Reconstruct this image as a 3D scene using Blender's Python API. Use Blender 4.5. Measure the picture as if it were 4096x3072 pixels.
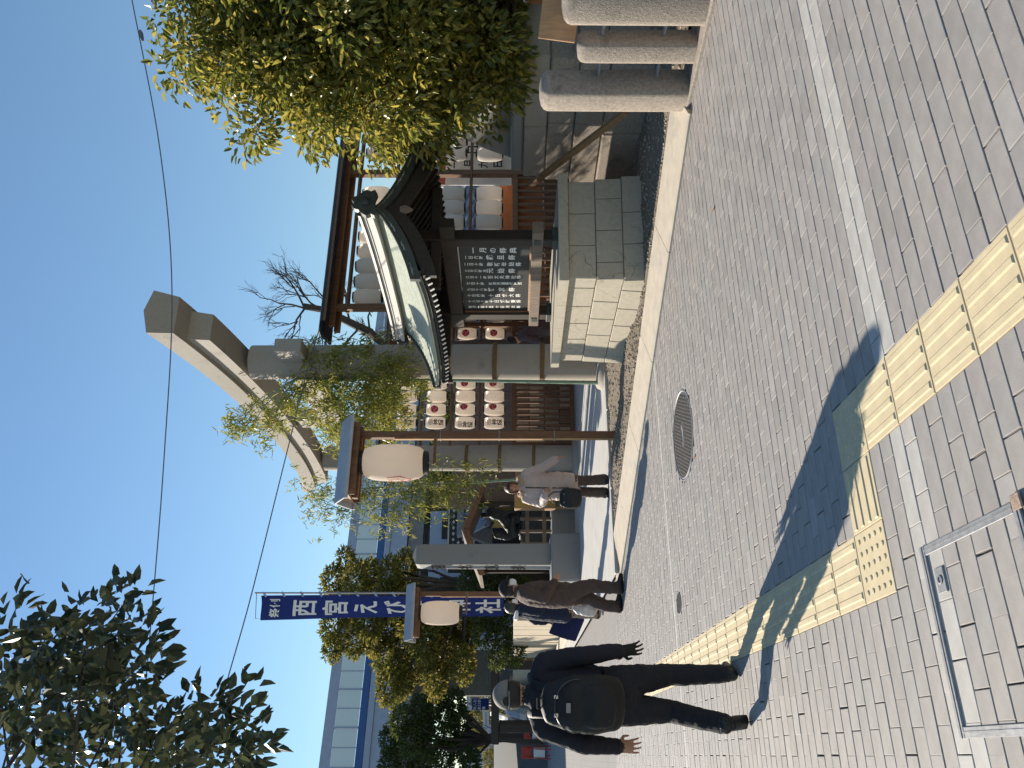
import bpy, bmesh, math, random
import numpy as np
from mathutils import Vector, Matrix, noise, kdtree
R = math.radians
rnd = random.Random(7)
for _o in list(bpy.data.objects):
    bpy.data.objects.remove(_o)
scene = bpy.context.scene
col = scene.collection

# ------------------------------------------------------------------ camera (the photograph lies on its side: up is to the left)
F, EYE = 3200.0, 1.54
cam = bpy.data.cameras.new('camera')
cam.sensor_fit = 'HORIZONTAL'
cam.sensor_width = 36.0
cam.lens = 36.0 * F / 4096.0
cam.clip_start = 0.05
cam.clip_end = 3000
cam_o = bpy.data.objects.new('camera', cam)
col.objects.link(cam_o)
cam_o.matrix_world = Matrix(((0, 1, 0, 0), (0, 0, -1, 0), (-1, 0, 0, EYE), (0, 0, 0, 1)))
scene.camera = cam_o

# ------------------------------------------------------------------ sky and sun
SUN_AZ, SUN_EL = 49.0, 28.5          # degrees left of straight ahead, degrees up
world = bpy.data.worlds.new('World')
scene.world = world
world.use_nodes = True
_nt = world.node_tree
_sky = _nt.nodes.new('ShaderNodeTexSky')
_sky.sky_type = 'NISHITA'
_sky.sun_disc = False
_sky.sun_elevation = R(SUN_EL)
_sky.sun_rotation = R(-SUN_AZ)
_sky.altitude = 0
_sky.air_density = 1.6
_sky.dust_density = 0.0
_sky.ozone_density = 5.5
_nt.links.new(_sky.outputs[0], _nt.nodes['Background'].inputs[0])
_nt.nodes['Background'].inputs[1].default_value = 0.084
sun = bpy.data.lights.new('sun', 'SUN')
sun.energy = 5.0
sun.angle = R(0.53)
sun.color = (1.0, 0.90, 0.75)
sun_o = bpy.data.objects.new('sun', sun)
col.objects.link(sun_o)
_d = Vector((-math.sin(R(SUN_AZ)) * math.cos(R(SUN_EL)), math.cos(R(SUN_AZ)) * math.cos(R(SUN_EL)), math.sin(R(SUN_EL))))
sun_o.rotation_euler = _d.to_track_quat('Z', 'Y').to_euler()
sun_o.location = (-8, 8, 12)
scene.view_settings.view_transform = 'Standard'
scene.view_settings.look = 'None'
scene.view_settings.exposure = 0.74
scene.view_settings.gamma = 1.0
scene.render.engine = 'CYCLES'
scene.cycles.use_denoising = True
scene.cycles.max_bounces = 6
scene.cycles.diffuse_bounces = 3
scene.cycles.transparent_max_bounces = 6

# ------------------------------------------------------------------ pixel to place
def G(x, y, z=0.0):
    Y = (EYE - z) * F / (x - 2048.0)
    return Vector(((1536.0 - y) / F * Y, Y, z))
def A(x, y, Y):
    return Vector(((1536.0 - y) / F * Y, Y, EYE - (x - 2048.0) / F * Y))
ANG = R(24.9)
D2 = Vector((math.cos(ANG), math.sin(ANG), 0))       # runs away to the right
D1 = Vector((-math.sin(ANG), math.cos(ANG), 0))      # runs away to the left
UP = Vector((0, 0, 1))
def rowcol(p):
    return p.dot(D2), p.dot(D1)

# ------------------------------------------------------------------ mesh building
class MB:
    def __init__(self):
        self.v, self.f, self.m = [], [], []
    def add(self, vs, fs, mi=0):
        n = len(self.v)
        self.v.extend([tuple(p) for p in vs])
        self.f.extend([tuple(i + n for i in q) for q in fs])
        self.m.extend([mi] * len(fs))
        return self
    def box(self, x0, x1, y0, y1, z0, z1, mi=0, b=0.0, M=None):
        if b <= 0:
            vs = [(x, y, z) for z in (z0, z1) for y in (y0, y1) for x in (x0, x1)]
            fs = [(0, 2, 3, 1), (4, 5, 7, 6), (0, 1, 5, 4), (2, 6, 7, 3), (0, 4, 6, 2), (1, 3, 7, 5)]
        else:
            b = min(b, .45 * min(x1 - x0, y1 - y0, z1 - z0))
            vs, idx = [], {}
            for sx in (0, 1):
                for sy in (0, 1):
                    for sz in (0, 1):
                        for ax in range(3):
                            p = [x1 if sx else x0, y1 if sy else y0, z1 if sz else z0]
                            s = (sx, sy, sz)
                            for k in range(3):
                                if k != ax:
                                    p[k] += -b if s[k] else b
                            idx[(sx, sy, sz, ax)] = len(vs)
                            vs.append(tuple(p))
            fs = []
            for ax in range(3):
                o1, o2 = [k for k in range(3) if k != ax]
                for s in (0, 1):
                    q = []
                    for c1, c2 in ((0, 0), (1, 0), (1, 1), (0, 1)):
                        t = [0, 0, 0]; t[ax] = s; t[o1] = c1; t[o2] = c2
                        q.append(idx[(t[0], t[1], t[2], ax)])
                    fs.append(tuple(q))
                for c1 in (0, 1):                        # edges along axis ax
                    for c2 in (0, 1):
                        t0 = [0, 0, 0]; t1 = [0, 0, 0]
                        t0[ax], t1[ax] = 0, 1
                        t0[o1] = t1[o1] = c1; t0[o2] = t1[o2] = c2
                        fs.append((idx[(*t0, o1)], idx[(*t1, o1)], idx[(*t1, o2)], idx[(*t0, o2)]))
            for sx in (0, 1):
                for sy in (0, 1):
                    for sz in (0, 1):
                        fs.append(tuple(idx[(sx, sy, sz, k)] for k in range(3)))
        if M is not None:
            vs = [M @ Vector(p) for p in vs]
        return self.add(vs, fs, mi)
    def bar(self, p, q, w, h, mi=0, b=0.0, up=UP):
        """box beam from p to q, w wide sideways, h high"""
        p, q = Vector(p), Vector(q)
        t = (q - p).normalized()
        s = t.cross(up)
        s = s.normalized() if s.length > 1e-4 else Vector((1, 0, 0))
        u = s.cross(t)
        M = Matrix.Translation(p) @ Matrix((( t.x, s.x, u.x, 0), (t.y, s.y, u.y, 0), (t.z, s.z, u.z, 0), (0, 0, 0, 1)))
        return self.box(0, (q - p).length, -w / 2, w / 2, -h / 2, h / 2, mi, b, M)
    def tube(self, pts, rad, n=8, mi=0, cap=True, ref=(0.13, 0.21, 1)):
        pts = [Vector(p) for p in pts]
        if not isinstance(rad, (list, tuple)):
            rad = [rad] * len(pts)
        rings, k = [], len(pts)
        for i, p in enumerate(pts):
            t = (pts[min(i + 1, k - 1)] - pts[max(i - 1, 0)])
            t = t.normalized() if t.length > 1e-9 else Vector((0, 0, 1))
            s = Vector(ref) - t * t.dot(Vector(ref))
            if s.length < 1e-3:
                s = Vector((1, 0, 0)) - t * t.x
            s.normalize()
            b = t.cross(s)
            r = rad[i]
            ra, rb = r if isinstance(r, (list, tuple)) else (r, r)
            rings.append([p + s * ra * math.cos(2 * math.pi * j / n) + b * rb * math.sin(2 * math.pi * j / n) for j in range(n)])
        return self.loft(rings, mi, cap)
    def loft(self, rings, mi=0, cap=True, closed=True):
        n = len(rings[0])
        vs = [p for r in rings for p in r]
        fs = []
        for i in range(len(rings) - 1):
            for j in range(n if closed else n - 1):
                a, b = i * n + j, i * n + (j + 1) % n
                fs.append((a, b, b + n, a + n))
        if cap and closed:
            fs.append(tuple(range(n - 1, -1, -1)))
            fs.append(tuple(range((len(rings) - 1) * n, len(rings) * n)))
        return self.add(vs, fs, mi)
    def lathe(self, prof, n=16, o=(0, 0, 0), mi=0, cap=True):
        o = Vector(o)
        rings = [[o + Vector((r * math.cos(2 * math.pi * j / n), r * math.sin(2 * math.pi * j / n), z)) for j in range(n)] for r, z in prof]
        return self.loft(rings, mi, cap)
    def prism(self, poly, o, ux, uy, d, mi=0):
        """polygon (list of 2-D) in plane ux,uy at o, pushed along vector d"""
        o, ux, uy, d = Vector(o), Vector(ux), Vector(uy), Vector(d)
        n = len(poly)
        a = [o + ux * x + uy * y for x, y in poly]
        vs = a + [p + d for p in a]
        fs = [tuple(range(n - 1, -1, -1)), tuple(range(n, 2 * n))] + [(i, (i + 1) % n, (i + 1) % n + n, i + n) for i in range(n)]
        return self.add(vs, fs, mi)
    def mesh(self, name, mats, smooth=False):
        me = bpy.data.meshes.new(name)
        me.from_pydata(self.v, [], self.f)
        for m in (mats if isinstance(mats, (list, tuple)) else [mats]):
            me.materials.append(m)
        if any(self.m):
            me.polygons.foreach_set('material_index', self.m)
        bm = bmesh.new(); bm.from_mesh(me)
        bmesh.ops.recalc_face_normals(bm, faces=bm.faces)
        bm.to_mesh(me); bm.free()
        if smooth:
            me.polygons.foreach_set('use_smooth', [True] * len(me.polygons))
            if smooth != 'all':
                me.set_sharp_from_angle(angle=R(38))
        me.update()
        return me
    def build(self, name, mats, parent=None, smooth=False, loc=(0, 0, 0), rz=0.0):
        return put(name, self.mesh(name, mats, smooth), parent, loc, rz)
def put(name, data, parent=None, loc=(0, 0, 0), rz=0.0):
    o = bpy.data.objects.new(name, data)
    col.objects.link(o)
    o.location = loc
    o.rotation_euler = (0, 0, rz)
    if parent is not None:
        o.parent = parent
    return o
def thing(name, label, cat, loc=(0, 0, 0), rz=0.0, group=None):
    return tag(put(name, None, None, loc, rz), label, cat, group)
def tag(o, label, cat, group=None):
    o['label'] = label
    o['category'] = cat
    if group:
        o['group'] = group
    return o
def struct(o):
    o['kind'] = 'structure'
    return o
def stuff(o):
    o['kind'] = 'stuff'
    return o
def copy_tree(o, parent=None):
    c = o.copy()
    col.objects.link(c)
    c.parent = parent
    for ch in list(o.children):
        copy_tree(ch, c)
    return c

# ------------------------------------------------------------------ materials
def mat(name, rgb, rough=.7, var=.25, scale=6.0, bump=.0, bscale=60.0, metal=0.0, rgb2=None, spec=.4, stretch=None, island=0.0, wear=None, coat=0.0):
    m = bpy.data.materials.new(name)
    m.use_nodes = True
    nt = m.node_tree
    N, L = nt.nodes, nt.links
    p = N['Principled BSDF']
    p.inputs['Roughness'].default_value = rough
    p.inputs['Metallic'].default_value = metal
    p.inputs['Specular IOR Level'].default_value = spec
    if coat:
        p.inputs['Coat Weight'].default_value = coat
    tc = N.new('ShaderNodeTexCoord')
    src = tc.outputs['Object']
    if stretch:
        mp = N.new('ShaderNodeMapping')
        mp.inputs['Scale'].default_value = stretch
        L.new(src, mp.inputs[0]); src = mp.outputs[0]
    nz = N.new('ShaderNodeTexNoise')
    nz.inputs['Scale'].default_value = scale
    nz.inputs['Detail'].default_value = 6
    nz.inputs['Roughness'].default_value = .65
    L.new(src, nz.inputs['Vector'])
    rp = N.new('ShaderNodeValToRGB')
    rp.color_ramp.elements[0].position = .3
    rp.color_ramp.elements[1].position = .72
    c2 = rgb2 if rgb2 else tuple(min(1, c * (1 + var)) for c in rgb)
    c1 = tuple(c * (1 - var) for c in rgb) if not rgb2 else rgb
    rp.color_ramp.elements[0].color = (*c1, 1)
    rp.color_ramp.elements[1].color = (*c2, 1)
    L.new(nz.outputs['Fac'], rp.inputs[0])
    out = rp.outputs[0]
    if island:
        ge = N.new('ShaderNodeNewGeometry')
        hs = N.new('ShaderNodeHueSaturation')
        mr = N.new('ShaderNodeMapRange')
        mr.inputs['To Min'].default_value = 1 - island
        mr.inputs['To Max'].default_value = 1 + island
        L.new(ge.outputs['Random Per Island'], mr.inputs[0])
        L.new(mr.outputs[0], hs.inputs['Value'])
        L.new(out, hs.inputs['Color']); out = hs.outputs[0]
    if wear:                                                # (rgb, scale, threshold): stains with a shape of their own
        n2 = N.new('ShaderNodeTexNoise')
        n2.inputs['Scale'].default_value = wear[1]
        n2.inputs['Detail'].default_value = 8
        n2.inputs['Roughness'].default_value = .7
        L.new(src, n2.inputs['Vector'])
        r2 = N.new('ShaderNodeValToRGB')
        r2.color_ramp.elements[0].position = wear[2]
        r2.color_ramp.elements[1].position = min(1, wear[2] + .16)
        L.new(n2.outputs['Fac'], r2.inputs[0])
        mx = N.new('ShaderNodeMix'); mx.data_type = 'RGBA'
        L.new(r2.outputs[0], mx.inputs['Factor'])
        L.new(out, mx.inputs['A'])
        mx.inputs['B'].default_value = (*wear[0], 1)
        out = mx.outputs['Result']
    L.new(out, p.inputs['Base Color'])
    if bump:
        nb = N.new('ShaderNodeTexNoise')
        nb.inputs['Scale'].default_value = bscale
        nb.inputs['Detail'].default_value = 5
        L.new(src, nb.inputs['Vector'])
        bp = N.new('ShaderNodeBump')
        bp.inputs['Strength'].default_value = bump
        bp.inputs['Distance'].default_value = .01
        L.new(nb.outputs['Fac'], bp.inputs['Height'])
        L.new(bp.outputs[0], p.inputs['Normal'])
    return m
def cracks(m, scale):
    """fine dark hairline cracks in some places"""
    N, L = m.node_tree.nodes, m.node_tree.links
    p = N['Principled BSDF']
    src = p.inputs['Base Color'].links[0].from_socket
    tc = N.new('ShaderNodeTexCoord')
    ns = N.new('ShaderNodeTexNoise'); ns.inputs['Scale'].default_value = 3.0
    L.new(tc.outputs['Object'], ns.inputs['Vector'])
    ad = N.new('ShaderNodeVectorMath'); ad.operation = 'MULTIPLY_ADD'
    ad.inputs[1].default_value = (.35, .35, .35)
    L.new(ns.outputs['Color'], ad.inputs[0]); L.new(tc.outputs['Object'], ad.inputs[2])
    vo = N.new('ShaderNodeTexVoronoi'); vo.feature = 'DISTANCE_TO_EDGE'
    vo.inputs['Scale'].default_value = scale
    L.new(ad.outputs[0], vo.inputs['Vector'])
    lt = N.new('ShaderNodeMath'); lt.operation = 'LESS_THAN'; lt.inputs[1].default_value = .006
    L.new(vo.outputs['Distance'], lt.inputs[0])
    n2 = N.new('ShaderNodeTexNoise'); n2.inputs['Scale'].default_value = 1.6
    L.new(tc.outputs['Object'], n2.inputs['Vector'])
    gt = N.new('ShaderNodeMath'); gt.operation = 'GREATER_THAN'; gt.inputs[1].default_value = .53
    L.new(n2.outputs['Fac'], gt.inputs[0])
    mu = N.new('ShaderNodeMath'); mu.operation = 'MULTIPLY'
    L.new(lt.outputs[0], mu.inputs[0]); L.new(gt.outputs[0], mu.inputs[1])
    m2 = N.new('ShaderNodeMath'); m2.operation = 'MULTIPLY'; m2.inputs[1].default_value = .5
    L.new(mu.outputs[0], m2.inputs[0])
    mx = N.new('ShaderNodeMix'); mx.data_type = 'RGBA'
    L.new(m2.outputs[0], mx.inputs['Factor']); L.new(src, mx.inputs['A'])
    mx.inputs['B'].default_value = (.07, .06, .05, 1)
    L.new(mx.outputs['Result'], p.inputs['Base Color'])
def leaf_mat(name, a, b, trans=.35, rough=.38, spec=.5):
    m = bpy.data.materials.new(name)
    m.use_nodes = True
    N, L = m.node_tree.nodes, m.node_tree.links
    p = N['Principled BSDF']
    p.inputs['Roughness'].default_value = rough
    p.inputs['Specular IOR Level'].default_value = spec
    ge = N.new('ShaderNodeNewGeometry')
    oi = N.new('ShaderNodeObjectInfo')
    ad = N.new('ShaderNodeMath'); ad.operation = 'ADD'
    L.new(ge.outputs['Random Per Island'], ad.inputs[0]); L.new(oi.outputs['Random'], ad.inputs[1])
    fr = N.new('ShaderNodeMath'); fr.operation = 'FRACT'
    L.new(ad.outputs[0], fr.inputs[0])
    rp = N.new('ShaderNodeValToRGB')
    rp.color_ramp.elements[0].color = (*a, 1)
    rp.color_ramp.elements[1].color = (*b, 1)
    rp.color_ramp.elements[0].position = .2
    L.new(fr.outputs[0], rp.inputs[0])
    L.new(rp.outputs[0], p.inputs['Base Color'])
    tr = N.new('ShaderNodeBsdfTranslucent')
    hs = N.new('ShaderNodeHueSaturation')
    hs.inputs['Value'].default_value = 1.7
    hs.inputs['Hue'].default_value = .485
    L.new(rp.outputs[0], hs.inputs['Color']); L.new(hs.outputs[0], tr.inputs['Color'])
    mx = N.new('ShaderNodeMixShader')
    mx.inputs[0].default_value = trans
    L.new(p.outputs[0], mx.inputs[1]); L.new(tr.outputs[0], mx.inputs[2])
    L.new(mx.outputs[0], N['Material Output'].inputs['Surface'])
    return m
def paper_mat(name, rgb, trans=.35):
    m = mat(name, rgb, .75, .05, 9, bump=.12, bscale=40, wear=((rgb[0] * .8, rgb[1] * .72, rgb[2] * .6), 3.5, .66))
    N, L = m.node_tree.nodes, m.node_tree.links
    p = N['Principled BSDF']
    tr = N.new('ShaderNodeBsdfTranslucent')
    tr.inputs['Color'].default_value = (*rgb, 1)
    mx = N.new('ShaderNodeMixShader')
    mx.inputs[0].default_value = trans
    L.new(p.outputs[0], mx.inputs[1]); L.new(tr.outputs[0], mx.inputs[2])
    L.new(mx.outputs[0], N['Material Output'].inputs['Surface'])
    return m
def glass_mat(name, rgb, rough=.12):
    m = bpy.data.materials.new(name)
    m.use_nodes = True
    p = m.node_tree.nodes['Principled BSDF']
    p.inputs['Base Color'].default_value = (*rgb, 1)
    p.inputs['Roughness'].default_value = rough
    p.inputs['Specular IOR Level'].default_value = .7
    return m

M_granite = mat('granite', (.34, .305, .262), .8, .22, 90, .25, 220, wear=((.19, .165, .14), 1.7, .56))
M_granite_d = mat('granite_weathered', (.30, .258, .215), .85, .3, 40, .5, 90, wear=((.11, .09, .075), 3.0, .55))
M_granite_g = mat('granite_grey', (.26, .26, .255), .65, .14, 120, .12, 200, wear=((.17, .165, .16), 2.2, .58))
M_plinth = mat('plinth_stone', (.43, .385, .305), .8, .12, 20, .2, 150, wear=((.27, .24, .19), 2.2, .6))
cracks(M_plinth, 2.6)
M_joint = mat('joint', (.09, .085, .08), .95, .3, 20)
M_curb = mat('curb_concrete', (.53, .465, .375), .85, .12, 7, .2, 160, wear=((.36, .35, .33), 2.0, .55))
M_conc = mat('concrete', (.42, .41, .39), .85, .12, 5, .15, 160)
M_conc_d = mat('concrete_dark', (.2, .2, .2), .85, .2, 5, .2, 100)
M_gravel = mat('gravel', (.22, .18, .135), .95, .5, 160, .9, 120)
M_pebble = mat('pebble', (.30, .25, .19), .9, .3, 30, island=.45)
M_asphalt = mat('asphalt', (.075, .08, .088), .85, .3, 40, .3, 150)
M_yellow = mat('tactile_yellow', (.57, .475, .30), .75, .1, 12, .15, 200, wear=((.40, .33, .21), 9.0, .62))
M_iron = mat('cast_iron', (.10, .092, .085), .6, .3, 40, .3, 100, metal=.3, wear=((.2, .18, .16), 20, .55))
M_steel = mat('worn_steel', (.26, .265, .275), .55, .2, 30, .15, 60, metal=.35, wear=((.2, .19, .17), 14, .6))
M_wood = mat('wood_brown', (.17, .085, .045), .7, .35, 5, .25, 60, stretch=(6, 6, .8), wear=((.09, .05, .03), 5, .6))
M_wood_l = mat('wood_light', (.42, .25, .13), .7, .25, 5, .2, 60, stretch=(6, 6, .8))
M_wood_d = mat('wood_dark', (.028, .02, .015), .6, .4, 6, .3, 50, stretch=(5, 5, 1))
M_wood_g = mat('wood_grey', (.20, .15, .115), .8, .3, 5, .3, 60, stretch=(5, 5, .8))
M_orange = mat('stall_orange', (.40, .14, .045), .7, .15, 6)
M_red = mat('red_paint', (.45, .05, .03), .55, .15, 8)
M_black = mat('black_board', (.012, .012, .014), .5, .3, 8, .1, 60)
M_white = mat('white_paint', (.78, .77, .74), .7, .04, 8)
M_copper = mat('copper_green', (.40, .43, .365), .55, .18, 8, .12, 60, metal=.15, wear=((.17, .22, .2), 5, .62))
M_copper_d = mat('copper_dark', (.05, .058, .052), .5, .35, 10, .15, 60, metal=.2)
M_ridge = mat('ridge_tile', (.44, .42, .39), .6, .18, 6, .15, 50, wear=((.2, .19, .18), 6, .58))
M_tile = mat('roof_tile', (.25, .27, .30), .45, .25, 20, .1, 60, island=.2)
M_paper = paper_mat('lantern_paper', (.86, .77, .68), .58)
M_tin = mat('roof_tin', (.42, .43, .45), .6, .12, 6, metal=.1)
M_paper_s = paper_mat('lantern_paper_small', (.88, .81, .73), .62)
M_ink = mat('ink', (.01, .01, .01), .6, .1)
M_emb = mat('emblem_red', (.55, .03, .04), .6, .08)
M_emb_l = mat('emblem_outline', (.60, .36, .30), .7, .05)
M_embw = mat('emblem_white', (.75, .70, .66), .7, .03)
M_cap = mat('lantern_cap', (.012, .012, .012), .5, .2)
M_rope = mat('straw_rope', (.20, .125, .06), .9, .3, 40)
M_bamboo = mat('bamboo_stalk', (.21, .30, .22), .4, .2, 8, stretch=(4, 4, 1))
M_navy = mat('banner_navy', (.012, .028, .17), .8, .12, 4, .1, 30)
M_wire = mat('wire', (.13, .14, .17), .6, .1)
M_bark = mat('bark', (.075, .058, .045), .9, .4, 18, .7, 40)
M_bluesteel = mat('blue_steel', (.30, .37, .50), .5, .1, 3)
M_bluestrip = mat('blue_strip', (.02, .09, .28), .5, .1, 3)
M_pane = glass_mat('barrier_pane', (.55, .66, .68), .25)
M_bronze = mat('bronze_dark', (.035, .042, .048), .6, .4, 14, .3, 30, metal=.2)
M_ochre = mat('ochre_wall', (.42, .27, .08), .85, .12, 5)
M_plaster = mat('plaster', (.62, .60, .56), .9, .06, 4)
M_glassd = glass_mat('window_glass', (.05, .065, .08), .08)
M_leaf_r = leaf_mat('leaf_evergreen', (.085, .115, .022), (.37, .32, .06), .44, .33, .6)
M_leaf_n = leaf_mat('leaf_street_tree', (.016, .03, .014), (.085, .095, .045), .18, .45, .4)
M_leaf_f = leaf_mat('leaf_far', (.075, .095, .02), (.28, .235, .05), .38, .55, .3)
M_leaf_d = leaf_mat('leaf_dark', (.045, .07, .022), (.12, .14, .035), .3, .55, .3)
M_leaf_b = leaf_mat('leaf_bamboo', (.13, .17, .03), (.36, .33, .08), .4, .45, .35)

# ------------------------------------------------------------------ writing
_glyph = {}
def glyph(ch, cut=None):
    """mesh of one character, centred, 1 unit high box; cut: slice into strips so that it can wrap round a lantern"""
    key = (ch, cut)
    if key in _glyph:
        return _glyph[key]
    c = bpy.data.curves.new('glyph', 'FONT')
    c.body = ch
    c.resolution_u = 2
    o = bpy.data.objects.new('glyph', c)
    col.objects.link(o)
    for off in (.022, .012, .006, 0):                   # as bold as the outline bears without spikes
        c.offset = off
        me = bpy.data.meshes.new_from_object(o.evaluated_get(bpy.context.evaluated_depsgraph_get()))
        if max(max(v.co[i] for v in me.vertices) - min(v.co[i] for v in me.vertices) for i in (0, 1)) < 1.12:
            break
        bpy.data.meshes.remove(me)
    bpy.data.objects.remove(o)
    bpy.data.curves.remove(c)
    bm = bmesh.new(); bm.from_mesh(me)
    bpy.data.meshes.remove(me)
    bmesh.ops.remove_doubles(bm, verts=bm.verts, dist=.0005)
    if cut:
        xs = [v.co.x for v in bm.verts]
        k = min(xs)
        while k < max(xs):
            k += cut
            bmesh.ops.bisect_plane(bm, geom=bm.verts[:] + bm.edges[:] + bm.faces[:], plane_co=(k, 0, 0), plane_no=(1, 0, 0))
        ys = [v.co.y for v in bm.verts]
        k = min(ys)
        while k < max(ys):
            k += cut
            bmesh.ops.bisect_plane(bm, geom=bm.verts[:] + bm.edges[:] + bm.faces[:], plane_co=(0, k, 0), plane_no=(0, 1, 0))
    xs = [v.co.x for v in bm.verts]; ys = [v.co.y for v in bm.verts]
    cx, cy = (min(xs) + max(xs)) / 2, (min(ys) + max(ys)) / 2
    bm.verts.index_update()
    r = ([(v.co.x - cx, v.co.y - cy) for v in bm.verts], [tuple(v.index for v in f.verts) for f in bm.faces])
    bm.free()
    _glyph[key] = r
    return r
def write(mb, s, o, ux, uy, size, step=None, sx=1.0, vertical=True, mi=0):
    """characters from o (centre of the first one) on the plane ux, uy"""
    o, ux, uy = Vector(o), Vector(ux), Vector(uy)
    step = step or size * 1.08
    for i, ch in enumerate(s):
        if ch == ' ':
            continue
        vs, fs = glyph(ch)
        c = o - uy * step * i if vertical else o + ux * step * i
        mb.add([c + ux * x * size * sx + uy * y * size for x, y in vs], fs, mi)
    return mb
def wrap(mb, vs, fs, rad, ang0, zc, size, mi=0, sx=1.0, dz=0.0):
    """flat shape on to a barrel surface rad(z)"""
    out = []
    for x, y in vs:
        z = zc + dz + y * size
        r = rad(z)
        a = ang0 + x * size * sx / rad(zc)
        out.append((r * math.cos(a), r * math.sin(a), z))
    mb.add(out, fs, mi)

# ------------------------------------------------------------------ foliage
def unit(a):
    return a / np.maximum(1e-9, np.linalg.norm(a, axis=1, keepdims=True))
def leaves(name, P, Dr, ln, wd, mats, parent, seed=0, droop=.25, kind=True, curl=.25):
    """one mesh of folded leaves: points, directions, length, width"""
    g = np.random.default_rng(seed)
    n = len(P)
    Dr = unit(Dr + np.array([0, 0, -droop]))
    S = unit(np.cross(Dr, unit(g.normal(size=(n, 3)) * .8 + np.array([0, 0, 1.0]))))
    Nn = np.cross(S, Dr)
    l = (ln * g.uniform(.65, 1.25, (n, 1)))
    w = (wd * g.uniform(.7, 1.2, (n, 1)))
    tip = P + Dr * l - Nn * l * curl * g.uniform(.2, 1, (n, 1))
    m1, m2 = P + Dr * l * .33, P + Dr * l * .72 - Nn * l * curl * .35
    lift = Nn * w * .35
    V = np.stack([P, m1 + S * w * .5 + lift, m2 + S * w * .36 + lift * .7, tip, m2 - S * w * .36 + lift * .7, m1 - S * w * .5 + lift], 1).reshape(-1, 3)
    q = np.array([[0, 1, 2, 3], [0, 3, 4, 5]])
    Fc = (np.arange(n)[:, None, None] * 6 + q).reshape(-1, 4)
    me = bpy.data.meshes.new(name)
    me.vertices.add(len(V)); me.vertices.foreach_set('co', V.ravel())
    me.loops.add(Fc.size); me.loops.foreach_set('vertex_index', Fc.ravel())
    me.polygons.add(len(Fc))
    me.polygons.foreach_set('loop_start', np.arange(len(Fc)) * 4)
    me.polygons.foreach_set('loop_total', np.full(len(Fc), 4))
    me.polygons.foreach_set('use_smooth', np.ones(len(Fc), bool))
    me.materials.append(mats)
    me.update(calc_edges=True)
    o = put(name, me, parent)
    if kind:
        stuff(o)
    return o
def clump_leaves(centres, radii, per, seed, flat=.75):
    """points and outward directions of leaves bunched on twig ends round each centre"""
    g = np.random.default_rng(seed)
    P, Dd = [], []
    for c, r in zip(centres, radii):
        k = max(6, int(per * (r / .3) ** 2))
        d = unit(g.normal(size=(k, 3)))
        rr = r * g.uniform(.25, 1.0, (k, 1)) ** .6
        off = d * rr * np.array([1, 1, flat])
        P.append(np.array(c) + off)
        Dd.append(d + g.normal(size=(k, 3)) * .45)
    return np.concatenate(P), np.concatenate(Dd)
def limbs(mb, base, targets, r0, seed, mi=0, sag=.12):
    g = random.Random(seed)
    b = Vector(base)
    for t in targets:
        t = Vector(t)
        mid = b.lerp(t, .5) + Vector((g.uniform(-.1, .1), g.uniform(-.1, .1), g.uniform(0, sag))) * (t - b).length
        mb.tube([b, b.lerp(mid, .5) + Vector((0, 0, .02)), mid, mid.lerp(t, .55), t], [r0, r0 * .75, r0 * .5, r0 * .3, r0 * .12], 6, mi)

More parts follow.
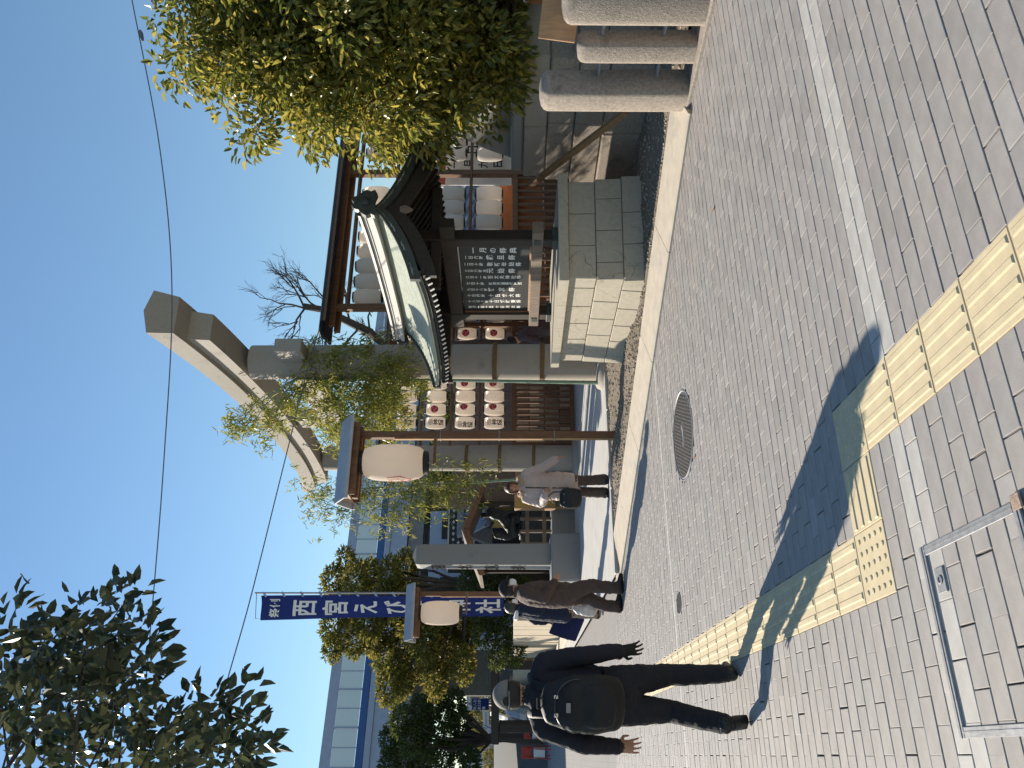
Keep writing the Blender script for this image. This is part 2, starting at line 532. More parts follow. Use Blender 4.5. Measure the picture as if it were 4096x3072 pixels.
# ------------------------------------------------------------------ people
class Body:
    def __init__(self):
        self.v, self.f, self.lab = [], [], []
    def limb(self, pts, rad, lab, n=14, ref=(1, 0, 0)):
        pts = [Vector(p) for p in pts]
        k = len(pts)
        rings = []
        def ring(p, t, ra, rb):
            s = Vector(ref) - t * t.dot(Vector(ref))
            if s.length < .05:
                s = Vector((0, 1, 0)) - t * t.y
            s.normalize()
            b = t.cross(s)
            return [p + s * ra * math.cos(2 * math.pi * j / n) + b * rb * math.sin(2 * math.pi * j / n) for j in range(n)]
        R2 = [(r, r) if not isinstance(r, (list, tuple)) else r for r in rad]
        # densify along the limb
        dp, dr = [], []
        for i in range(k - 1):
            m = max(2, int((pts[i + 1] - pts[i]).length / .03))
            for j in range(m):
                u = j / m
                dp.append(pts[i].lerp(pts[i + 1], u))
                dr.append((R2[i][0] * (1 - u) + R2[i + 1][0] * u, R2[i][1] * (1 - u) + R2[i + 1][1] * u))
        dp.append(pts[-1]); dr.append(R2[-1])
        q = len(dp)
        for i in range(q):
            t = dp[min(i + 1, q - 1)] - dp[max(i - 1, 0)]
            t.normalize()
            if i == 0:
                h = min(dr[0])
                for off, sc in ((.85, .3), (.6, .72), (.3, .93)):
                    rings.append(ring(dp[0] - t * h * off, t, dr[0][0] * sc, dr[0][1] * sc))
            rings.append(ring(dp[i], t, *dr[i]))
            if i == q - 1:
                h = min(dr[-1])
                for off, sc in ((.3, .93), (.6, .72), (.85, .3)):
                    rings.append(ring(dp[-1] + t * h * off, t, dr[-1][0] * sc, dr[-1][1] * sc))
        o = len(self.v)
        self.v.extend(tuple(p) for r in rings for p in r)
        for i in range(len(rings) - 1):
            for j in range(n):
                a, b = o + i * n + j, o + i * n + (j + 1) % n
                self.f.append((a, b, b + n, a + n))
        self.f.append(tuple(o + j for j in range(n - 1, -1, -1)))
        self.f.append(tuple(o + (len(rings) - 1) * n + j for j in range(n)))
        self.lab.extend([lab] * (len(rings) * n))
        return self
    def ball(self, c, r, lab, n=16):
        c = Vector(c)
        o = len(self.v)
        for i in range(n + 1):
            a = math.pi * i / n
            for j in range(n):
                b = 2 * math.pi * j / n
                self.v.append((c.x + r[0] * math.sin(a) * math.cos(b) , c.y + r[1] * math.sin(a) * math.sin(b), c.z + r[2] * math.cos(a)))
        for i in range(n):
            for j in range(n):
                self.f.append((o + i * n + j, o + i * n + (j + 1) % n, o + (i + 1) * n + (j + 1) % n, o + (i + 1) * n + j))
        self.lab.extend([lab] * ((n + 1) * n))
        return self
    def hand(self, w, d, side, lab, curl=.5, s=1.0):
        """palm and five fingers from wrist w along d; side points to the thumb"""
        w, d, side = Vector(w), Vector(d).normalized(), Vector(side).normalized()
        side = (side - d * d.dot(side)).normalized()
        nrm = d.cross(side)
        pal = w + d * .085 * s
        self.limb([w, w + d * .045 * s, pal], [(.026 * s, .018 * s), (.038 * s, .016 * s), (.04 * s, .014 * s)], lab, 12, ref=side)
        for k, (off, ln) in enumerate(((.031, .068), (.011, .078), (-.010, .072), (-.030, .056))):
            r = .0078 * s
            b = pal + side * off * s - d * .01
            dd = (d + side * off * 5).normalized()
            p1 = b + dd * ln * .45 * s
            d2 = (dd + nrm * curl).normalized()
            p2 = p1 + d2 * ln * .35 * s
            d3 = (dd * .7 + nrm * curl * 1.8).normalized()
            self.limb([b, p1, p2, p2 + d3 * ln * .28 * s], [r, r, r * .92, r * .75], lab, 8, ref=side)
        b = w + d * .03 * s + side * .03 * s
        p1 = b + (d * .6 + side * .75).normalized() * .035 * s
        self.limb([w + d * .02 * s + side * .015 * s, b, p1, p1 + (d + nrm * curl * .6).normalized() * .03 * s], [.012 * s, .011 * s, .0095 * s, .007 * s], lab, 8, ref=nrm)
        return self
    def head(self, c, fw, lab_skin, s=1.0):
        """skull, jaw, nose, ears; fw is where it looks"""
        c, fw = Vector(c), Vector(fw).normalized()
        rt = fw.cross(UP).normalized()
        up = rt.cross(fw)
        o = len(self.v)
        self.ball((0, 0, 0), (.075 * s, .092 * s, .108 * s), lab_skin)
        self.limb([(0, .022 * s, -.045 * s), (0, .045 * s, -.085 * s)], [(.056 * s, .06 * s), (.038 * s, .042 * s)], lab_skin, 12)
        self.limb([(0, .086 * s, .012 * s), (0, .106 * s, -.022 * s)], [(.009 * s, .009 * s), (.014 * s, .013 * s)], lab_skin, 8)
        for sx in (-1, 1):
            self.limb([(sx * .077 * s, -.005 * s, .018 * s), (sx * .08 * s, -.01 * s, -.022 * s)], [(.008 * s, .02 * s), (.007 * s, .013 * s)], lab_skin, 8)
        for i in range(o, len(self.v)):
            x, y, z = self.v[i]
            self.v[i] = tuple(c + rt * x + fw * y + up * z)
        return self
    def finish(self, name, mats, parent, voxel, wrinkle, seed=0):
        me = bpy.data.meshes.new(name)
        me.from_pydata(self.v, [], self.f)
        o = bpy.data.objects.new('tmp', me)
        col.objects.link(o)
        md = o.modifiers.new('r', 'REMESH')
        md.mode = 'VOXEL'
        md.voxel_size = voxel
        sm = o.modifiers.new('s', 'SMOOTH')
        sm.factor = .5
        sm.iterations = 3
        out = bpy.data.meshes.new_from_object(o.evaluated_get(bpy.context.evaluated_depsgraph_get()))
        bpy.data.objects.remove(o)
        kd = kdtree.KDTree(len(self.v))
        for i, p in enumerate(self.v):
            kd.insert(p, i)
        kd.balance()
        nv = len(out.vertices)
        co = np.empty(nv * 3); out.vertices.foreach_get('co', co); co = co.reshape(-1, 3)
        no = np.empty(nv * 3); out.vertices.foreach_get('normal', no); no = no.reshape(-1, 3)
        vl = np.empty(nv, int)
        for i in range(nv):
            vl[i] = self.lab[kd.find(co[i])[1]]
            a = wrinkle.get(int(vl[i]), 0)
            if a:
                p = Vector(co[i]) + Vector((seed * 3.1, 0, 0))
                h = noise.noise(Vector((p.x * 9, p.y * 9, p.z * 13))) * .6 + noise.noise(Vector((p.x * 21 + p.z * 8, p.y * 21, p.z * 30))) * .4
                co[i] += no[i] * (a * h)
        out.vertices.foreach_set('co', co.ravel())
        for m in mats:
            out.materials.append(m)
        mi = [int(vl[p.vertices[0]]) for p in out.polygons]
        out.polygons.foreach_set('material_index', mi)
        out.polygons.foreach_set('use_smooth', [True] * len(out.polygons))
        out.update()
        out.name = name
        return put(name, out, parent)

M_skin = mat('skin', (.46, .25, .16), .5, .1, 20, spec=.4)
def cloth(name, rgb, rough=.85, var=.18):
    return mat(name, rgb, rough, var, 14, .2, 180)

# ================================================================== THE GROUND
CURB0, CURB1 = G(2768, 454), G(2490, 2278)
CDIR = (CURB0 - CURB1).normalized()                    # towards the camera's right
CNRM = Vector((-CDIR.y, CDIR.x, 0))                    # into the shrine
gm = MB()
gm.add([(-900, -60, -.03), (900, -60, -.03), (900, 1500, -.03), (-900, 1500, -.03)], [(0, 1, 2, 3)])
struct(gm.build('ground', M_conc_d))

# ---- sidewalk: bed of joint sand, with pavers and yellow tiles as its pieces
def paver_shade(name, k, tint=(1, .965, .93)):
    return mat(name, (k * tint[0], k * tint[1], k * tint[2]), .62, .13, 9, .35, 320, wear=((k * .74, k * .71, k * .68), 5.5, .62))
M_pav = [paver_shade('paver_%s' % n, k, t) for n, k, t in (('mid', .305, (1, .935, .875)), ('warm', .318, (1, .92, .855)), ('cool', .298, (1, .955, .905)), ('dark', .275, (1, .935, .875)), ('soft', .305, (1, .925, .875)))]
M_pav_l = [paver_shade('paver_pale', .43, (1, .965, .90)), paver_shade('paver_pale_warm', .41, (1, .95, .88))]
M_pav_s = paver_shade('paver_light', .345, (1, .94, .885))
M_sand = mat('joint_sand', (.15, .14, .125), .95, .3, 40, .3, 200)
walk_mb = MB()
pts = [(-40, -2), (40, -2), (40, 8), (-40, 60)]
walk_mb.add([(-19, -4, -.016), (9, -4, -.016), (9, 13, -.016), (-19, 13, -.016)], [(0, 1, 2, 3)])
sidewalk = struct(walk_mb.build('sidewalk', M_sand, rz=ANG))
def far_paving():
    m = bpy.data.materials.new('paving_far')
    m.use_nodes = True
    N, L = m.node_tree.nodes, m.node_tree.links
    p = N['Principled BSDF']
    p.inputs['Roughness'].default_value = .9
    p.inputs['Specular IOR Level'].default_value = .15
    tc = N.new('ShaderNodeTexCoord')
    br = N.new('ShaderNodeTexBrick')
    br.inputs['Scale'].default_value = 1.0
    br.inputs['Brick Width'].default_value = .2
    br.inputs['Row Height'].default_value = .1
    br.inputs['Mortar Size'].default_value = .003
    br.inputs['Color1'].default_value = (.33, .31, .29, 1)
    br.inputs['Color2'].default_value = (.29, .28, .27, 1)
    br.inputs['Mortar'].default_value = (.15, .145, .135, 1)
    L.new(tc.outputs['Object'], br.inputs['Vector'])
    L.new(br.outputs['Color'], p.inputs['Base Color'])
    return m
fm = MB()
fm.add([(-14, 0, -.004), (9, 0, -.004), (9, 40, -.004), (-14, 40, -.004)], [(0, 1, 2, 3)])

def paver_geo(mb, a0, a1, b0, b1, dz=0.0, mi=0, tilt=(0, 0)):
    c, h = .0024, -.014
    a0, a1, b0, b1 = a0 + .0012, a1 - .0012, b0 + .002, b1 - .002
    ca, cb = (a0 + a1) / 2, (b0 + b1) / 2
    def z(a, b):
        return dz + tilt[0] * (a - ca) + tilt[1] * (b - cb)
    o = [(a0, b0), (a1, b0), (a1, b1), (a0, b1)]
    i = [(a0 + c, b0 + c), (a1 - c, b0 + c), (a1 - c, b1 - c), (a0 + c, b1 - c)]
    vs = [(x, y, h) for x, y in o] + [(x, y, z(x, y) - c * .8) for x, y in o] + [(x, y, z(x, y)) for x, y in i]
    fs = [(8, 9, 10, 11)]
    for k in range(4):
        n = (k + 1) % 4
        fs += [(k, n, n + 4, k + 4), (k + 4, n + 4, n + 8, k + 8)]
    mb.add(vs, fs, mi)
_pm = {}
def paver_mesh(w, mi):
    key = (round(w, 3), mi)
    if key not in _pm:
        mb = MB()
        paver_geo(mb, -w / 2, w / 2, -.05, .05)
        _pm[key] = mb.mesh('paver', (M_pav + M_pav_l + [M_pav_s])[mi])
    return _pm[key]
TA0, TA1, TB0, TB1, TC = .593, .893, 1.194, 1.494, 3.25       # the yellow strips, in paving coordinates
cover_c = rowcol(G(2731, 1741)); cover_r = .415
small_c = rowcol(G(2718, 2413)); small_r = .10
def blocked(b):
    iv = []
    if TC < b < TC + .3:
        iv.append((TA0, TB1))
    elif b > TC:
        iv.append((TA0, TA1))
    else:
        iv.append((TB0, TB1))
    for (ca, cb), r in ((cover_c, cover_r), (small_c, small_r)):
        if abs(b - cb) < r:
            h = math.sqrt(r * r - (b - cb) ** 2)
            iv.append((ca - h, ca + h))
    return iv
def cut(a0, a1, iv):
    seg = [(a0, a1)]
    for lo, hi in iv:
        nx = []
        for s, e in seg:
            if hi <= s or lo >= e:
                nx.append((s, e))
            else:
                if lo - s > .015:
                    nx.append((s, lo))
                if e - hi > .015:
                    nx.append((hi, e))
        seg = nx
    return seg
pavers = []
g = random.Random(3)
for ib in range(4, 135):
    b = ib * .1
    off = .1 if ib % 2 else 0.0
    stripe = ib in (29, 30) or ib in (78,)
    for ia in range(-75, 50):
        a0 = ia * .2 + off + g.uniform(-.004, .004)
        p = D2 * (a0 + .1) + D1 * b
        if p.y < 1.6 or p.y > 11.8 or abs(p.x) > .5 * p.y + 2.2:
            continue
        if (p - CURB0).dot(CNRM) > .22 and (p - CURB0).dot(CDIR) < .05:
            continue
        if (p - CURB0).dot(CDIR) >= .05 and (p - CURB0).dot(CNRM) > .3:
            continue
        if stripe:
            mi = 5 + (g.random() < .4)
        else:
            mi = g.choice((0, 0, 1, 1, 2, 3, 4, 4))
            if p.y > 4.3 and -1.9 < a0 < .55 and b < 5.6 and b > 4.2 and g.random() < .3:
                mi = 7
            elif g.random() < .04:
                mi = 7
        for s, e in cut(a0, a0 + .2, blocked(b)):
            pavers.append((p.y + (0 if p.y > 2.4 and abs(p.x) < .48 * p.y else 100), s, e, b, mi))
pavers.sort()
rest = MB()
for k, (py, s, e, b, mi) in enumerate(pavers):
    dz = g.uniform(-.0012, .0012)
    tl = (g.uniform(-.003, .003), g.uniform(-.005, .005))
    if k < 300:
        o = put('paver', paver_mesh(e - s, mi), sidewalk, ((s + e) / 2, b, dz))
        o.rotation_euler = (tl[1], -tl[0], g.uniform(-.006, .006))
    else:
        paver_geo(rest, s, e, b - .05, b + .05, dz, mi, tl)
stuff(rest.build('paver_field', M_pav + M_pav_l + [M_pav_s], sidewalk))
# far paving beyond the built pavers, as a sheet
ff = MB()
ff.add([(-19, 10.6, -.004), (2.6, 10.6, -.004), (2.6, 40, -.004), (-19, 40, -.004)], [(0, 1, 2, 3)])
ffo = ff.build('paving_sheet', far_paving(), sidewalk)

# tactile tiles
def tile_base(mb):
    paver_geo(mb, -.15, .15, -.15, .15, .003)
td = MB(); tile_base(td)
for i in range(5):
    for j in range(5):
        x, y = (i - 2) * .055, (j - 2) * .055
        td.lathe([(.0125, .003), (.0115, .0065), (.008, .0078)], 8, (x, y, 0))
dot_me = td.mesh('tactile_tile', M_yellow)
tl_ = MB(); tile_base(tl_)
for i in range(4):
    x = (i - 1.5) * .073
    vs = []
    for y0, y1, w, z in ((-.138, .138, .0175, .003), (-.131, .131, .0105, .0078)):
        vs += [(x - w, y0, z), (x + w, y0, z), (x + w, y1, z), (x - w, y1, z)]
    tl_.add(vs, [(4, 5, 6, 7)] + [(k, (k + 1) % 4, (k + 1) % 4 + 4, k + 4) for k in range(4)])
line_me = tl_.mesh('tactile_tile', M_yellow)
def tile(a, b, me, turn=False):
    put('tactile_tile', me, sidewalk, (a, b, g.uniform(-.0005, .0008)), math.pi / 2 if turn else g.uniform(-.004, .004))
ac, bc = (TA0 + TA1) / 2, (TB0 + TB1) / 2
tile(ac, TC + .15, dot_me); tile((TA1 + TB0) / 2, TC + .15, line_me, True); tile(bc, TC + .15, dot_me)
for k in range(1, 34):
    tile(ac, TC + .15 + .3005 * k, line_me)
for k in range(1, 8):
    tile(bc, TC + .15 - .3005 * k, line_me)

# manhole covers
def cover(name, label, ab, r, key=True):
    t = thing(name, label, 'manhole cover', D2 * ab[0] + D1 * ab[1], ANG)
    m = MB()
    m.lathe([(r, -.012), (r, .0035), (r * .965, .005), (r * .955, .001), (r * .93, .001), (r * .925, .0045), (r * .915, .0045)], 48, cap=False)
    m.build('rim', M_steel, t, True)
    m = MB()
    m.lathe([(r * .91, -.01), (r * .91, .001), (r * .6, .0012), (.0, .0012)], 40, cap=False)
    st = r * .085
    n = int(r / st)
    for i in range(-n, n + 1):
        for j in range(-n, n + 1):
            x, y = i * st + (st / 2 if j % 2 else 0), j * st
            if math.hypot(x, y) < r * .87 and (not key or abs(x) > r * .26 or abs(y) > r * .1):
                w = st * .33
                m.box(x - w, x + w, y - w, y + w, .001, .0045)
    m.build('lid', M_iron, t)
    if key:
        m = MB()
        m.lathe([(r * .22, .001), (r * .22, .005), (r * .17, .0055), (r * .16, .003), (0, .003)], 24, cap=False)
        o = m.build('handle', M_steel, t, True)
        o.scale = (1.1, .42, 1)
    return t
cover('manhole_cover', 'large round cast iron manhole cover set in the grey pavers', cover_c, cover_r)
cover('manhole_cover', 'small round iron cover set in the pavers near the yellow strip', small_c, small_r, False)

# steel-framed paved access cover
ac_t = thing('access_cover', 'square steel framed access cover filled with grey pavers', 'access cover', D2 * .38 + D1 * 2.675, ANG)
for sx, sy, lx, ly in ((-1, 0, .036, .62), (1, 0, .036, .62), (0, 1, .62, .036), (0, -1, .62, .036)):
    m = MB()
    cx, cy = sx * .31, sy * .305
    L = .328 if sy else .287
    if sx:
        m.box(cx - .018, cx + .018, -L, L, -.012, .006, 0, .002)
        m.box(cx - .003, cx + .003, -L, L, .004, .0085)
    else:
        m.box(-L, L, cy - .018, cy + .018, -.012, .0063, 0, .002)
        m.box(-L, L, cy - .003, cy + .003, .004, .0088)
    m.build('frame_bar', M_steel, ac_t)
for x, y in ((.19, .22), (-.19, -.22)):
    m = MB()
    m.box(x - .045, x + .045, y - .03, y + .03, -.01, .0055, 0, .002)
    m.lathe([(.016, .005), (.016, .009), (.011, .010), (.010, .006), (0, .006)], 14, (x, y, 0), cap=False)
    m.build('lifting_point', M_steel, ac_t)
m = MB(); m.box(.295, .345, -.345, -.295, .004, .012, 0, .003); m.build('corner_block', mat('rust_block', (.36, .26, .2), .9, .4, 40, .5), ac_t)

# ---- curb, gravel bed, shrine forecourt
curb = struct(put('curb', None))
n = 5
Lc = (CURB0 - CURB1).length + .4
for i in range(n):
    m = MB()
    u0, u1 = Lc * i / n + .004, Lc * (i + 1) / n - .004
    prof = [(0, -.03), (0, .018), (.02, .03), (.30, .06), (.31, .066), (.53, .085), (.55, .075), (.55, -.03)]
    vs = []
    for u in (u0, u1):
        for d, z in prof:
            p = CURB0 - CDIR * u + CNRM * d
            vs.append((p.x, p.y, z))
    k = len(prof)
    fs = [(j, (j + 1) % k, (j + 1) % k + k, j + k) for j in range(k)] + [tuple(range(k)), tuple(range(k, 2 * k))]
    m.add(vs, fs)
    m.build('curb_stone', M_curb, curb)
# gravel bed between the curb and the forecourt
bed = MB()
NB, NW = 60, 26
for i in range(NB + 1):
    for j in range(NW + 1):
        u = -3.2 + (Lc + 3.4) * i / NB
        d = .50 + 3.7 * j / NW
        p = CURB0 - CDIR * u + CNRM * d
        z = .055 + .05 * noise.noise(Vector((p.x * 1.3, p.y * 1.3, 0))) + .018 * noise.noise(Vector((p.x * 6, p.y * 6, 3)))
        if j == 0 or i == 0:
            z = .03
        if (p - G(2428, 1560, .03)).dot(D1) > -.2:
            z = -.02
        bed.v.append((p.x, p.y, z))
for i in range(NB):
    for j in range(NW):
        a = i * (NW + 1) + j
        bed.f.append((a, a + 1, a + NW + 2, a + NW + 1)); bed.m.append(0)
struct(bed.build('gravel_bed', M_gravel, None, 'all'))
gp = np.random.default_rng(5)
pb = MB()
for k in range(5200):
    u, d = gp.uniform(-1.2, Lc), .52 + 2.4 * gp.random() ** 1.3
    p = CURB0 - CDIR * u + CNRM * d
    if p.y > 12.6 or (p - G(2428, 1560, .03)).dot(D1) > -.27:
        continue
    z = .055 + .05 * noise.noise(Vector((p.x * 1.3, p.y * 1.3, 0))) + .018 * noise.noise(Vector((p.x * 6, p.y * 6, 3)))
    r = gp.uniform(.007, .02)
    M = Matrix.Translation((p.x, p.y, z + r * .2)) @ Matrix.Rotation(gp.uniform(0, 6), 4, 'Z') @ Matrix.Diagonal((r * 1.3, r, r * .7, 1))
    vs = [M @ Vector(q) for q in ((1, 0, 0), (0, 1, 0), (-1, 0, 0), (0, -1, 0), (0, 0, 1), (.5, .5, .7), (-.5, .5, .7))]
    pb.add(vs, [(0, 1, 5), (1, 6, 5), (1, 2, 6), (2, 4, 6), (5, 6, 4), (2, 3, 4), (3, 0, 4), (0, 5, 4)])
tag(stuff(pb.build('loose_gravel', M_pebble, None, True)), 'loose brown gravel on the bed behind the pale curb', 'gravel')
fc = MB()
F0 = G(2428, 1560, .03)
fc.add([F0 + D2 * -2.95 + D1 * -.1 + Vector((0, 0, .045)), F0 + D2 * 14 + D1 * -.1 + Vector((0, 0, .045)), F0 + D2 * 14 + D1 * 30 + Vector((0, 0, .045)), F0 + D2 * -2.95 + D1 * 30 + Vector((0, 0, .045))], [(0, 1, 2, 3)])
M_fore = mat('forecourt_paving', (.46, .45, .43), .85, .1, 3, .1, 120, wear=((.33, .32, .31), 1.4, .6))
fo = fc.build('forecourt', M_fore)
struct(fo)
# long edging stones of the forecourt
for k in range(7):
    m = MB()
    p = F0 + D2 * (-2.95 + k * 1.25) + D1 * -.1
    m.box(.006, 1.244, -.16, .0, -.1, .09, 0, .012)
    o = m.build('edging_stone', M_conc, None, False, (p.x, p.y, 0), ANG)
    o.parent = fo

# ================================================================== STONE TORII
TP0, TP1 = Vector((.353, 13.0, 0)), Vector((-1.675, 18.05, 0))
TDIR = (TP1 - TP0).normalized()
TLEN = (TP1 - TP0).length
TANG = math.atan2(-TDIR.x, TDIR.y)                     # local y runs along the gate
torii = thing('stone_torii', 'tall grey granite torii gate with upswept double lintel', 'torii', TP0, TANG)
for k, y in enumerate((0, TLEN)):
    m = MB()
    m.lathe([(.30, 0.02), (.295, 1.5), (.285, 3.5), (.275, 5.75)], 28, (0, y, 0))
    m.build('pillar', M_granite, torii, True)
    m = MB()
    m.lathe([(.46, 0), (.46, .08), (.43, .15), (.36, .19), (.30, .195)], 28, (0, y, 0), cap=False)
    m.build('pillar_base', M_granite, torii, True)
    for z in (1.02, 1.78, 2.52):                       # straw rope lashings that hold the bamboo
        m = MB()
        for q in range(3):
            zz = z + q * .024
            m.tube([(.308 * math.cos(a), y + .308 * math.sin(a), zz + .02 * math.sin(a * .5)) for a in [i * math.pi / 12 for i in range(25)]], .013, 6)
        m.build('straw_rope', M_rope, torii, True)
mid, half = TLEN / 2, 4.42
def lintel(name, prof, z0, hl, lift, skew):
    m = MB()
    rings = []
    nseg = 28
    for i in range(nseg + 1):
        u = -1 + 2 * i / nseg
        ring = []
        for x, z in prof:
            y = mid + u * hl + (u * abs(u) ** 7) * (z * skew)
            ring.append((x, y, z0 + z * (.74 + .26 * abs(u) ** 3) + lift * abs(u) ** 2.3))
        rings.append([Vector(p) for p in ring])
    m.loft(rings)
    return m.build(name, M_granite, torii, True)
lintel('upper_lintel', [(-.29, .0), (.29, .0), (.335, .33), (0, .41), (-.335, .33)], 5.97, half, .36, .35)
lintel('lower_lintel', [(-.21, -.33), (.21, -.33), (.23, -.004), (-.23, -.004)], 5.97, half - .32, .33, .25)
m = MB(); m.box(-.11, .11, -.68, TLEN + .68, 4.80, 5.22, 0, .012); m.build('tie_beam', M_granite, torii)
m = MB(); m.box(-.13, .13, mid - .2, mid + .2, 5.225, 5.66, 0, .012); m.build('centre_strut', M_granite, torii)

# ================================================================== NOTICE BOARD ON ITS STONE PLINTH
C0 = A(2578, 1111, 9.0); C0.z = 0
E1, E2 = D1, Vector((math.cos(R(12)), math.sin(R(12)), 0))
PW, PL = 1.154, 2.07
def PB(a, b, z):
    """plinth coordinates: a across the front, b to the back"""
    return C0 + E2 * a + E1 * b + UP * z
plinth = thing('stone_plinth', 'block built stone plinth with coping under the notice board', 'plinth', (0, 0, 0))
m = MB()
inset = .03
def hexa(mb, a0, a1, b0, b1, z0, z1, bat=0.0, mi=0):
    """block whose outward faces lean by bat metres over its height"""
    vs = [PB(a0, b0, z0), PB(a1, b0, z0), PB(a1, b1, z0), PB(a0, b1, z0), PB(a0, b0, z1), PB(a1, b0, z1), PB(a1, b1, z1), PB(a0, b1, z1)]
    mb.add(vs, [(0, 3, 2, 1), (4, 5, 6, 7), (0, 1, 5, 4), (1, 2, 6, 5), (2, 3, 7, 6), (3, 0, 4, 7)], mi)
hexa(m, inset, PW - inset, inset, PL - inset, -.05, .9)
m.build('core', M_joint, plinth)
rows = [(-.08, .28), (.286, .584), (.59, .898)]
g = random.Random(11)
for r, (z0, z1) in enumerate(rows):
    lean = (.06, .035, .01)[r]
    def split(L, n, off):
        xs = [0] + sorted(L * (k + off) / n for k in range(1 if off == 0 else 0, n)) + [L]
        xs = [xs[0]] + [x for x in xs[1:-1] if .12 < x < L - .12] + [xs[-1]]
        return list(zip(xs[:-1], xs[1:]))
    def chunk(fn, s, e):
        mb = MB()
        t = .10
        j = .0035
        bz = .008
        def ring(d, z, sh):
            return [fn(s + j + sh, d, z), fn(e - j - sh, d, z)]
        # outer face with small chamfer
        o0, o1 = -lean, -lean * .6
        vs = [fn(s + j + bz, o0, z0 + bz), fn(e - j - bz, o0, z0 + bz), fn(e - j - bz, o1, z1 - bz), fn(s + j + bz, o1, z1 - bz),
              fn(s + j, o0 + bz, z0), fn(e - j, o0 + bz, z0), fn(e - j, o1 + bz, z1), fn(s + j, o1 + bz, z1),
              fn(s + j, t, z0), fn(e - j, t, z0), fn(e - j, t, z1), fn(s + j, t, z1)]
        fs = [(0, 1, 2, 3)]
        for k in range(4):
            nn = (k + 1) % 4
            fs += [(k, k + 4, nn + 4, nn), (k + 4, k + 8, nn + 8, nn + 4)]
        mb.add(vs, fs)
        mb.build('stone_block', M_plinth, plinth)
    for s, e in split(PW, 3, .45 if r % 2 else 0):
        chunk(lambda u, d, z: PB(u, d, z), s - (lean if s == 0 else 0), e + (lean if e == PW else 0))
        chunk(lambda u, d, z: PB(u, PL - d, z), s, e)
    for s, e in split(PL, 5, .5 if r % 2 == 0 else .15):
        chunk(lambda u, d, z: PB(d, u, z), s - (lean if s == 0 else 0) + (.001 if s == 0 else 0), e)
        chunk(lambda u, d, z: PB(PW - d, u, z), s, e)
for k in range(4):                                     # coping slabs
    m = MB()
    b0, b1 = -.07 + (PL + .14) * k / 4 + .002, -.07 + (PL + .14) * (k + 1) / 4 - .002
    for zz, gr in ((.90, 0), (1.012, 0)):
        pass
    hexa(m, -.07, PW + .07, b0, b1, .902, 1.012)
    m.build('coping_slab', M_plinth, plinth)

board = thing('notice_board', 'roofed wooden notice board with white lettering on a black panel', 'notice board', (0, 0, 0))
CL = PW / 2
S0, S1 = .17, 1.88
def NB_(a, s, z):
    """notice board coordinates: a off the centre line, s along it"""
    return C0 + E2 * (CL + a) + E1 * s + UP * z
ax_a, ax_s = E2, E1
def wbar(mb, p, q, w, h, mi=0, b=.006):
    mb.bar(p, q, w, h, mi, b)
for s in (S0, S1):
    m = MB(); m.bar(NB_(0, s, 1.0), NB_(0, s, 2.95), .15, .15, 0, .012, up=E1); m.build('post', M_wood_d, board)
    m = MB(); m.bar(NB_(0, s, 1.002), NB_(0, s, 1.08), .19, .19, 0, .006, up=E1); m.build('post_shoe', M_copper_d, board)
    m = MB(); m.bar(NB_(-.62, s, 2.42), NB_(.62, s, 2.42), .10, .12, 0, .01); m.build('bracket_arm', M_wood_d, board)
m = MB(); wbar(m, NB_(-.005, S0 - .22, 1.245), NB_(-.005, S1 + .22, 1.245), .17, .13); m.build('bottom_rail', M_wood_g, board)
for s in (S0 - .06, S1 + .02):
    m = MB()
    m.bar(NB_(-.094, s - .05, 1.245), NB_(-.094, s + .05, 1.245), .012, .08, 0, .003)
    m.build('rail_cap', M_copper_d, board)
m = MB(); wbar(m, NB_(-.0, S0 - .3, 2.28), NB_(-.0, S1 + .3, 2.28), .13, .17); m.build('top_rail', M_wood_d, board)
m = MB(); wbar(m, NB_(0, S0 - .5, 2.86), NB_(0, S1 + .5, 2.86), .12, .14); m.build('ridge_beam', M_wood_d, board)
p0, p1, zb, zt = S0 + .1, S1 - .1, 1.33, 2.17
m = MB()
m.bar(NB_(-.01, p0, (zb + zt) / 2), NB_(-.01, p1, (zb + zt) / 2), .03, zt - zb, 0, .002)
panel = m.build('panel', M_black, board)
for s in (p0 - .012, p1 + .012):
    m = MB(); m.bar(NB_(-.02, s, zb), NB_(-.02, s, zt), .05, .05, 0, .004, up=E1); m.build('panel_frame', M_wood, board)
m = MB(); m.bar(NB_(-.02, p0 - .035, zb - .018), NB_(-.02, p1 + .035, zb - .018), .06, .034, 0, .004); m.build('panel_frame', M_wood_l, board)
# writing, columns read from the near end to the far end (right to left)
cols_ = [('', '一月の祭典', .088), ('一日六時', '歳旦祭', .10), ('二日十時', '敬新年始祭', .082), ('三日六時半', '元始祭', .10), ('六日十一時', '百太夫神社祭', .072), ('七日十時', '昭和天皇祭遥拝式', .06),
         ('九日十八時', '宵宮祭', .09), ('十日四時', '十日戎大祭', .076), ('十八日十時', '十日戎報賽祭', .074), ('毎月一日十日', '二十日月次祭', .062)]
m = MB()
ux, uy = -E1, UP                                        # reading direction seen from the left side
for k, (a_, b_, sz) in enumerate(cols_):
    s = p0 + .10 + (p1 - p0 - .20) * k / 9.0
    o = NB_(-.0275, s, 0)
    sa = .056 if len(a_) > 4 else .062
    if a_:
        write(m, a_, o + UP * (zt - .075), ux, uy, sa * .92, sa * .98, 1.2)
        write(m, b_, o + UP * (zt - .36), ux, uy, sz * .9, (.40 / max(3, len(b_) - .4)), 1.2)
    else:
        write(m, b_, o + UP * (zt - .17), ux, uy, sz, .118, 1.35)
m.build('lettering', M_white, panel)
